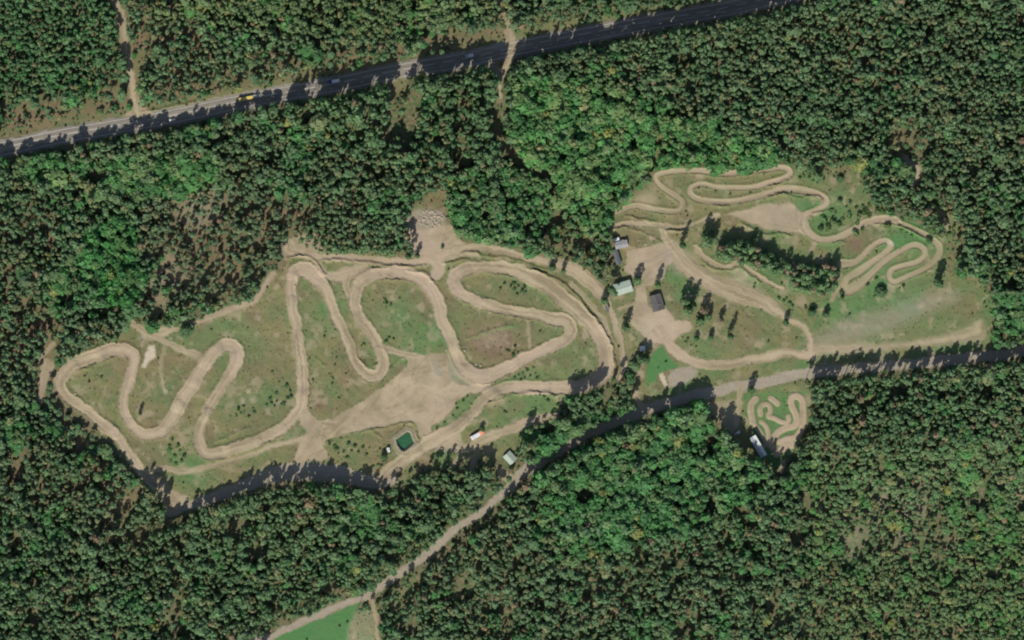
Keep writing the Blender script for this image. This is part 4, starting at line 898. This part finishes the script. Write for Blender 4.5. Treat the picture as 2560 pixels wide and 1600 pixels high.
# bushes, by where they grow
BUSH = [('leafy shrub in the scrub between the ring path and the hairpins', T(3,1,[(900,480),(960,430),(1000,380),(1050,420),(1100,330),(1150,380),(1180,300),(1240,340),(860,520),(930,500),(1020,470),(1080,480),(1300,380),(1350,440),(1400,500),(1440,540),(1480,560),(1330,540),(1260,560),(1160,260),(980,300),(1060,250),(600,470),(640,500),(560,640),(480,660),(700,560),(760,520),(1090,290),(1210,420),(1120,470),(960,540),(890,440),(1390,380),(1420,430),(1300,470),(1180,500),(680,600),(610,580),(520,560),(840,590),(1120,620),(900,660),(820,690)]), (1.5,3.6), (.075,.13,.05)),
        ('shrub on the slope above the uppermost track of the pit-bike circuit', T(3,1,[(330,150),(380,170),(430,200),(470,210),(520,190),(400,130),(450,160),(300,170),(1000,60),(950,100),(1040,110)]), (1.3,2.8), (.07,.145,.05)),
        ('shrub at the right end of the far bend of the circuits', T(3,1,[(1720,640),(1760,700),(1700,700),(1780,780),(1850,860),(1880,930),(1820,940),(1900,1010),(1960,1080),(2000,1140),(2050,1200),(1750,850)]), (1.3,2.6), (.07,.12,.05)),
        ('bright green bush in the patch below the second bend of the circuit', T(0,2,[(1600,1180),(1700,1230),(1640,1290),(1720,1330),(1620,1130),(1690,1180),(1600,1230),(1750,1290),(1660,1360),(1610,1330)]), (1.3,2.4), (.07,.15,.05)),
        ('green bush in the patch right of the third bend of the circuit', T(0,2,[(2280,880),(2350,920),(2300,820),(2390,830),(2230,900),(2250,840),(2400,870)]), (1.2,2.1), (.055,.12,.045)),
        ('dark green bush in the clump left of the long straight', T(1,2,[(290,620),(320,670),(190,690),(130,750),(200,770),(100,800),(240,800),(300,740),(260,790),(170,810),(330,720),(150,780)]), (1.2,2.0), (.05,.11,.045)),
        ('small dark bush scattered on the grass between the two upper straights', T(1,2,[(660,110),(1000,240),(760,350),(690,510),(850,505),(540,565),(725,550),(1195,575),(640,150),(1010,225)]), (.7,1.4), (.05,.085,.035)),
        ('bush on the round grass infield of the middle bend', T(1,1,[(1215,1330),(1275,1370),(1225,1350)]) + T(1,2,[(1260,160),(1230,195),(1300,170)]), (1.2,2.0), (.055,.11,.04)),
        ('green bush along the bank between the start yard and the shaded road', T(1,2,[(690,1170),(740,1190),(800,1110),(880,1170),(830,1250),(900,1240),(1070,1210),(1010,1200),(1150,1370),(1200,1340),(1100,1390),(680,1150),(780,1260),(860,1290),(960,1250),(1180,1380),(1220,1310),(930,1200),(1040,1270),(760,1220)]), (1.0,2.2), (.06,.12,.045)),
        ('dark bush on the infield of the upper right loop', T(1,1,[(2400,1190),(2310,1210),(2350,1170)]) + T(2,1,[(20,1160),(60,1190),(20,1220),(90,1230),(130,1250),(50,1260),(110,1200)]), (1.2,2.2), (.05,.115,.045)),
        ('low bush in the hedge between the two lower straights', T(2,2,[(20,545),(60,520),(100,500),(150,480),(200,450),(220,500),(170,530),(120,545),(80,555),(230,540)]), (1.0,1.8), (.065,.11,.055)),
        ('dark bush in the reddish grass of the lower right loop', T(1,2,[(2390,290),(2360,280)]) + T(2,2,[(30,290),(10,330),(60,310),(265,100),(600,490),(20,250)]), (1.0,2.0), (.045,.095,.035)),
        ('bush on the slope below the circuit, above the lower sandy path', T(2,2,[(300,720),(340,760),(420,800),(480,830),(520,870),(450,880),(400,850),(260,700),(500,900),(540,850)]), (1.2,2.3), (.055,.125,.045)),
        ('bush along the ring-shaped path above the hairpins', T(3,1,[(640,120),(700,180),(660,380),(620,160),(720,120),(780,400),(830,440),(740,440)]), (1.0,2.0), (.06,.10,.045)),
        ('bright green bush on the grass inside the hairpins', T(3,1,[(1260,660),(1310,690),(1350,720),(1560,660),(1600,690),(1550,620)]), (1.0,1.9), (.06,.155,.05)),
        ('dark bush along the lower edge of the hairpins', T(3,1,[(940,1180),(1280,1180),(690,1250),(1020,1110),(1250,1210),(350,1390),(430,1410)]), (1.0,2.0), (.05,.095,.04)),
        ('bush on the long grass island beside the start yard', T(1,2,[(1890,790),(1900,830),(1950,760),(2000,720),(1860,900),(1780,970),(1710,1030)]), (.9,1.6), (.065,.105,.045)),
        ('bush in the meadow right of the courtyard', T(2,2,[(1640,210),(1690,240),(1660,180),(1740,250),(1610,160)]) + T(2,1,[(2280,1200),(2300,1170)]), (.8,1.4), (.06,.10,.04)),
        ('bright bush beside the sandy scrape at the foot of the belt', T(3,1,[(150,1330),(200,1350),(110,1310),(180,1300),(230,1370)]), (1.2,2.0), (.05,.16,.05))]
for lab, P, rr, t in BUSH:
    for x, y in P:
        r_ = random.uniform(*rr); tt = tuple(v * random.uniform(1.3, 1.75) for v in t)
        tree_thing('bush', 'bush', x, y, r_, r_ * .95, tt, lab, 'bush', lab.replace('bush', 'bushes', 1), sink=.1)

# ------------------------------------------------------------------ solid things
class MB:
    def __init__(s): s.v = []; s.f = []; s.m = []
    def box(s, x0, x1, y0, y1, z0, z1, mi=0, tx=0, ty=0):
        b = len(s.v)
        for z, k in ((z0, 0), (z1, 1)):
            for x, y, sx, sy in ((x0, y0, 1, 1), (x1, y0, -1, 1), (x1, y1, -1, -1), (x0, y1, 1, -1)):
                s.v.append((x + sx * tx * k, y + sy * ty * k, z))
        for q in ((0,3,2,1),(4,5,6,7),(0,1,5,4),(1,2,6,5),(2,3,7,6),(3,0,4,7)): s.f.append(tuple(b + i for i in q)); s.m.append(mi)
        return s
    def prism(s, prof, y0, y1, mi=0):            # profile in xz, extruded along y
        b = len(s.v); n = len(prof)
        for y in (y0, y1):
            for x, z in prof: s.v.append((x, y, z))
        s.f.append(tuple(range(b, b + n))); s.f.append(tuple(reversed(range(b + n, b + 2 * n))))
        for i in range(n): s.f.append((b + (i + 1) % n, b + i, b + n + i, b + n + (i + 1) % n))
        s.m += [mi] * (n + 2); return s
    def cyl(s, c, r, h, axis='y', n=14, mi=0):
        b = len(s.v)
        for k in (-.5, .5):
            for i in range(n):
                a = 2 * math.pi * i / n; u, v = r * math.cos(a), r * math.sin(a)
                s.v.append({'y': (c[0] + u, c[1] + k * h, c[2] + v), 'x': (c[0] + k * h, c[1] + u, c[2] + v), 'z': (c[0] + u, c[1] + v, c[2] + k * h)}[axis])
        s.f.append(tuple(range(b, b + n))); s.f.append(tuple(reversed(range(b + n, b + 2 * n))))
        for i in range(n): s.f.append((b + (i + 1) % n, b + i, b + n + i, b + n + (i + 1) % n))
        s.m += [mi] * (n + 2); return s
    def build(s, name, mats, parent=None, bevel=0):
        me = bpy.data.meshes.new(name); me.from_pydata(s.v, [], s.f)
        for m in (mats if isinstance(mats, (list, tuple)) else [mats]): me.materials.append(m)
        me.polygons.foreach_set('material_index', s.m)
        me.validate(); me.update()
        import bmesh
        bm = bmesh.new(); bm.from_mesh(me); bmesh.ops.recalc_face_normals(bm, faces=bm.faces)
        if bevel: bmesh.ops.bevel(bm, geom=list(bm.edges), offset=bevel, segments=1, affect='EDGES', clamp_overlap=True)
        bm.to_mesh(me); bm.free()
        return link(name, me, parent)
def thing(name, px, py, rot, label, cat, group=None, dz=0):
    o = bpy.data.objects.new(name, None); C.objects.link(o); x, y = W(px, py); o.location = (x, y, zat(px, py) + dz); o.rotation_euler.z = math.radians(rot)
    o['label'] = label; o['category'] = cat
    if group: o['group'] = group
    return o
def house(name, px, py, rot, L, Wd, wall_h, ridge_h, wall, roof, label, cat='building', over=.45, windows=True, chimney=False, hip=0):
    t = thing(name, px, py, rot, label, cat)
    hx, hy = L / 2, Wd / 2
    MB().box(-hx, hx, -hy, hy, -.5, wall_h).build('wall', wall, t)
    r = MB(); b = 0; ox, oy = hx + over, hy + over; e = wall_h - .12 * over
    V = [(-ox, -oy, e), (ox, -oy, e), (ox, oy, e), (-ox, oy, e), (-ox + hip, 0, wall_h + ridge_h), (ox - hip, 0, wall_h + ridge_h)]
    V += [(x, y, z - .14) for x, y, z in V[:4]]
    Fc = [(0, 1, 5, 4), (2, 3, 4, 5), (1, 2, 5), (3, 0, 4), (6, 7, 1, 0), (7, 8, 2, 1), (8, 9, 3, 2), (9, 6, 0, 3), (6, 9, 8, 7)]
    r.v = V; r.f = Fc; r.m = [0] * len(Fc); ro = r.build('roof', roof, t)
    MB().box(-ox + hip + .05, ox - hip - .05, -.12, .12, wall_h + ridge_h - .02, wall_h + ridge_h + .06).build('ridge_cap', roof, ro)
    if chimney: MB().box(hx * .3, hx * .3 + .6, .8, 1.4, wall_h + ridge_h * .3, wall_h + ridge_h + .7).build('chimney', M['stone'], ro)
    if windows:
        for sx in (-1, 1):
            k = -hx + 1.3; i = 0
            while k < hx - 1.6:
                y = sx * hy
                if sx < 0 and i == 1:
                    d = MB().box(k, k + 1.0, y - .05, y + .05, 0, 2.0).build('door', M['wood'], t); MB().box(k + .8, k + .9, y - .12, y - .06, .95, 1.05).build('handle', M['chrome'], d)
                else:
                    w = MB().box(k, k + 1.1, y - .04, y + .04, .95, 1.9).build('window', M['glass'], t)
                    MB().box(k - .1, k + 1.2, y - .07, y + .07, .82, .94).build('sill', M['white'], w)
                k += 2.6; i += 1
    return t
house('club_hall', 1557, 719, 17, 12.2, 8.4, 3.4, .9, M['cream'], M['green'], 'hall with a pale green sheet roof and cream walls left of the courtyard', over=.3)
house('house', 1641, 756, -74, 11.6, 8.2, 3.0, 1.0, M['white'], M['dark'], 'house with a dark grey felt roof standing in the courtyard', chimney=True)
house('cabin', 1274, 1144, -47, 7.6, 6.4, 2.8, 1.1, M['wood'], M['green'], 'small cabin with a pale green roof beside the gravel road')
house('long_shed', 1541, 643, -73, 10.6, 3.6, 2.5, .5, M['wood'], M['slate'], 'narrow slate-roofed shed in tree shade above the hall', windows=False, over=.25)
house('grey_shed', 1552, 611, 12, 9.4, 5.2, 2.9, .5, M['grey'], M['grey'], 'wide grey sheet-metal shed at the top of the courtyard', over=.2)
house('white_shed', 1605, 871, 8, 3.6, 3.6, 2.6, .9, M['white'], M['white'], 'small white-roofed shed squeezed between dark conifers', windows=False, over=.2, hip=1.4)
house('lean_to', 1890, 1152, 35, 4.2, 2.0, 2.4, .4, M['wood'], M['palegrey'], 'little pale-roofed lean-to below the white canopy', windows=False, over=.15)
# spectator canopy at the pump track
t = thing('canopy', 1893, 1114, -60, 'long white canopy on posts beside the pump track', 'canopy')
MB().prism([(-8.6, 5.6), (8.6, 5.6), (8.6, 5.75), (-8.6, 5.75)], -2.9, 0, 0).build('roof', M['palegrey'], t)
MB().prism([(-8.6, 5.78), (8.6, 5.78), (8.6, 5.93), (-8.6, 5.93)], -.15, 2.3, 0).build('awning', M['white'], t)
for sx in (-8, -2.7, 2.7, 8):
    for sy in (-2.6, 2.0): MB().box(sx - .08, sx + .08, sy - .08, sy + .08, -.4, 5.6).build('post', M['chrome'], t)
for k in range(4): MB().box(-8, 8, -2.4 + k * .7, -1.75 + k * .7, .3 + .45 * k, .42 + .45 * k).build('bench', M['wood'], t)
# vehicles
def wheels(t, xs, y, r=.36, w=.24):
    for x in xs:
        for s in (-1, 1):
            o = MB().cyl((x, s * y, r), r, w).build('wheel', M['rubber'], t); MB().cyl((x, s * (y + .1), r), r * .55, w * .3).build('rim', M['chrome'], o)
def lorry(px, py, rot, label, cab, body, L=8.5, Wd=2.5, H=3.6, name='lorry', rear=None, trailer=None, tip=False):
    t = thing(name, px, py, rot, label, 'lorry'); hw = Wd / 2
    c = MB().prism([(-L/2, .5), (-L/2, 1.6), (-L/2 + .25, 2.9), (-L/2 + 2.0, 3.0), (-L/2 + 2.0, .5)], -hw, hw).build('cab', cab, t)
    MB().box(-L/2 + .02, -L/2 + .2, -hw + .15, hw - .15, 1.75, 2.65, tx=0).build('windscreen', M['glass'], c)
    for s in (-1, 1): MB().box(-L/2 - .05, -L/2 + .02, s * .9 - .18, s * .9 + .18, .7, .95).build('headlight', M['lamp'], t)
    MB().box(-L/2 + .3, L/2, -.5, .5, .55, .85).build('chassis', M['rubber'], t)
    if tip:
        b = MB().box(-L/2 + 2.3, L/2, -hw, hw, .95, 1.1); b.box(-L/2 + 2.3, L/2, -hw, -hw + .1, 1.1, 2.3).box(-L/2 + 2.3, L/2, hw - .1, hw, 1.1, 2.3).box(-L/2 + 2.3, -L/2 + 2.4, -hw + .1, hw - .1, 1.1, 2.3)
        b.build('load_bed', body, t); MB().box(-L/2 + 2.5, L/2 - .1, -hw + .15, hw - .15, 1.12, 2.1).build('load', body, t)
    else:
        MB().box(-L/2 + 2.2, L/2, -hw, hw, .95, H).build('box_body', body, t, bevel=.05)
        if rear: MB().box(L/2 + .01, L/2 + .06, -hw + .1, hw - .1, 1.0, H - .1).build('rear_door', rear, t)
    wheels(t, (-L/2 + 1.1, L/2 - 2.3, L/2 - 1.2), hw - .15, .48, .3)
    return t
lorry(614, 246, 11, 'yellow lorry with a full yellow load bed on the paved road', M['yellow'], M['yellow'], L=11, tip=True)
t = thing('trailer', 640, 240, 11, 'low grey trailer behind the yellow lorry on the paved road', 'trailer')
MB().box(-2.6, 2.9, -1.15, 1.15, .8, 1.1).box(-2.6, 2.9, -1.15, -1.05, 1.1, 1.5).box(-2.6, 2.9, 1.05, 1.15, 1.1, 1.5).build('load_bed', M['palegrey'], t); MB().box(-3.6, -2.6, -.08, .08, .6, .72).build('drawbar', M['chrome'], t); wheels(t, (1.0, 2.0), 1.1, .42)
lorry(835, 203, 11, 'blue-cabbed lorry with a white box body in road shadow', M['blue'], M['white'], L=8.2)
lorry(1172, 139, 11, 'short white box lorry on the shaded road left of the sandy crossing', M['palegrey'], M['white'], L=6.4, H=2.9, name='box_lorry')
lorry(1187, 1090, 29, 'white box lorry with orange tarpaulin end on grass by the start yard', M['white'], M['white'], L=7.6, Wd=3.0, H=3.1, name='parked_lorry')
t = thing('container', 1202, 1081, 29, 'orange tarpaulin-covered container against the parked white lorry', 'container')
MB().box(-1.7, 1.7, -1.6, 1.6, 0, 2.9).build('body', M['orange'], t, bevel=.06); MB().box(1.71, 1.76, -1.4, 1.4, .15, 2.7).build('door', M['white'], t)
def car(px, py, rot, label, paint, name='car', tall=0, group=None):
    t = thing(name, px, py, rot, label, 'car' if not tall else 'van', group)
    h = 1.45 + tall
    MB().prism([(-2.2, .35), (-2.25, .75), (-1.35, .95), (-.75, h), (1.35 + tall * .6, h), (2.1, 1.0 + tall * .8), (2.2, .7), (2.15, .35)], -.88, .88).build('body', paint, t, bevel=.05)
    MB().box(-1.2, -.8, -.7, .7, 1.0, h - .08).build('windscreen', M['glass'], t)
    for s in (-1, 1):
        MB().box(-.7, 1.2, s * .89 - .01, s * .89 + .01, .98, h - .15).build('side_window', M['glass'], t)
        MB().box(-2.29, -2.22, s * .6 - .15, s * .6 + .15, .6, .75).build('headlight', M['lamp'], t)
    wheels(t, (-1.35, 1.35), .8, .33, .2); return t
car(430, 300, 191, 'white car driving on the sunlit paved road', M['white'])
car(1843, 1082, 30, 'white van parked at the end of the sandy path', M['white'], 'van', .55)
car(1861, 1136, 75, 'red car parked in deep shade left of the canopy', M['red'])
# caravans
def caravan(px, py, rot, label, L=5.2, group=None):
    t = thing('caravan', px, py, rot, label, 'caravan', group)
    MB().prism([(-L/2, .6), (-L/2 - .1, 1.5), (-L/2 + .35, 2.5), (L/2 - .3, 2.55), (L/2, 1.6), (L/2 - .1, .6)], -1.1, 1.1).build('body', M['white'], t, bevel=.06)
    MB().box(-L/2 - 1.1, -L/2, -.06, .06, .45, .55).build('drawbar', M['chrome'], t)
    for k in (-1, 1): MB().box(-.6, .7, k * 1.11 - .02, k * 1.11 + .02, 1.3, 1.9).build('window', M['glass'], t)
    MB().box(-.5, .5, -.35, .35, 2.56, 2.7).build('roof_hatch', M['palegrey'], t); wheels(t, (.2,), 1.0, .33)
caravan(970, 1124, 100, 'small white caravan on the grass left of the green pond', 3.8)
caravan(1540, 598, 17, 'white caravan behind the grey shed, upper left one', 5.0); caravan(1552, 604, 17, 'white caravan touching the roof edge of the grey shed, lower right one', 4.6)
# timber gate frame where the circuit meets the service road
t = thing('gate_frame', 1516, 772, -70, 'dark timber gate frame at the bend of the service road', 'gate')
for x in (-2.8, 2.8): MB().box(x - .15, x + .15, -.15, .15, -.3, 3.2).build('post', M['wood'], t)
MB().box(-3.1, 3.1, -.12, .12, 3.21, 3.6).build('crossbeam', M['wood'], t); MB().box(-2.6, 2.6, -.9, .9, 3.62, 3.7).build('roof_board', M['slate'], t)
# barrier pole
t = thing('barrier', 1863, 1079, 32, 'thin timber barrier pole beside the parked white van', 'barrier'); MB().cyl((0, 0, 1.0), .09, 6.0, 'x').build('pole', M['wood'], t); MB().box(-2.9, -2.7, -.1, .1, -.3, 1.05).build('post', M['wood'], t)
# broken concrete heap in the sand yard and loose boulders
rocks = []
for k in range(5):
    import bmesh
    bm = bmesh.new(); bmesh.ops.create_icosphere(bm, subdivisions=1, radius=1); rr = random.Random(k)
    for v in bm.verts: v.co *= rr.uniform(.7, 1.15); v.co.z *= .6
    me = bpy.data.meshes.new('rubble_block'); bm.to_mesh(me); bm.free(); me.materials.append(M['stone']); rocks.append(me)
def rock(px, py, r, label, group=None, name='rubble_block', cat='rubble block'):
    x, y = W(px, py); o = link(name, random.choice(rocks), None, (x, y, zat(px, py) + r * .2)); o.rotation_euler = (random.uniform(-.4, .4), random.uniform(-.4, .4), random.uniform(0, 6))
    o.scale = (r * random.uniform(.8, 1.5), r * random.uniform(.6, 1.0), r); o['label'] = label; o['category'] = cat
    if group: o['group'] = group
for i in range(110):
    a = random.uniform(0, 6.28); q = math.sqrt(random.random()); x = 1000 + (1000 + 420 * q * math.cos(a)) / 12.6; y = 470 + (960 + 300 * q * math.sin(a)) / 12.6
    rock(x, y, random.uniform(.35, 1.05), 'broken concrete block in the heap at the top of the sand yard', 'concrete blocks heaped in the sand yard')
for (x, y), r_, lab in ((T(2,1,[(1258,795)])[0], 1.0, 'pale boulder on grass below the path, right one'), (T(2,1,[(1195,762)])[0], .7, 'pale boulder on grass right of the grey shed'), (T(1,2,[(1972,288)])[0], 1.3, 'white boulder beside the straight into the lower bend'),
                        (T(1,2,[(1795,285)])[0], .8, 'white boulder at the tip of the round infield'), (T(1,2,[(2080,415)])[0], 1.1, 'pale boulder inside the lower middle bend, left of two'), (T(1,2,[(2120,430)])[0], .9, 'pale boulder inside the lower middle bend, right of two'),
                        (T(0,2,[(710,700)])[0], 1.1, 'pale boulder on the inside of the leftmost bend'), (T(1,2,[(1085,465)])[0], 1.0, 'pale boulder in the narrow bend by the start yard'), (T(1,1,[(365,1190)])[0], .8, 'pale boulder inside the upper left bend')):
    rock(x, y, r_, lab, name='boulder', cat='boulder')

# ------------------------------------------------------------------ light, sky, camera
ELEV, AZ = 42.0, 200.0                    # sun in the south-south-west
sd_ = Vector((math.sin(math.radians(AZ)) * math.cos(math.radians(ELEV)), math.cos(math.radians(AZ)) * math.cos(math.radians(ELEV)), math.sin(math.radians(ELEV))))
L = bpy.data.lights.new('sun', 'SUN'); L.energy = 4.2; L.angle = math.radians(.53); L.color = (1.0, .955, .88)
lo = bpy.data.objects.new('sun', L); C.objects.link(lo); lo.rotation_euler = (-sd_).to_track_quat('-Z', 'Y').to_euler(); lo.location = (0, 0, 500)
w = bpy.data.worlds.new('World'); bpy.context.scene.world = w; w.use_nodes = True; nt = w.node_tree; nt.nodes.clear()
sky = nt.nodes.new('ShaderNodeTexSky'); sky.sky_type = 'NISHITA'; sky.sun_disc = False; sky.sun_elevation = math.radians(ELEV); sky.sun_rotation = math.radians(AZ)
bg = nt.nodes.new('ShaderNodeBackground'); bg.inputs[1].default_value = .09; wo = nt.nodes.new('ShaderNodeOutputWorld')
nt.links.new(sky.outputs[0], bg.inputs[0]); nt.links.new(bg.outputs[0], wo.inputs[0])
HC, OX, OY = 4000.0, -560.0, 240.0
cam = bpy.data.cameras.new('camera'); co = bpy.data.objects.new('camera', cam); C.objects.link(co)
co.location = (OX, OY, HC); cam.sensor_fit = 'HORIZONTAL'; cam.sensor_width = 36; cam.lens = 36 * HC / 768.0
cam.shift_x = -OX / 768.0; cam.shift_y = -OY / 768.0; cam.clip_start = 50; cam.clip_end = 12000
sc = bpy.context.scene; sc.camera = co
sc.render.engine = 'CYCLES'; sc.render.resolution_x = 1024; sc.render.resolution_y = 640
sc.cycles.max_bounces = 5; sc.cycles.diffuse_bounces = 3; sc.cycles.transparent_max_bounces = 4
sc.cycles.pixel_filter_type = 'BLACKMAN_HARRIS'; sc.cycles.filter_width = 2.0
try: sc.cycles.use_denoising = True
except Exception: pass
sc.view_settings.view_transform = 'Standard'; sc.view_settings.look = 'None'; sc.view_settings.exposure = 0.3; sc.view_settings.gamma = 1
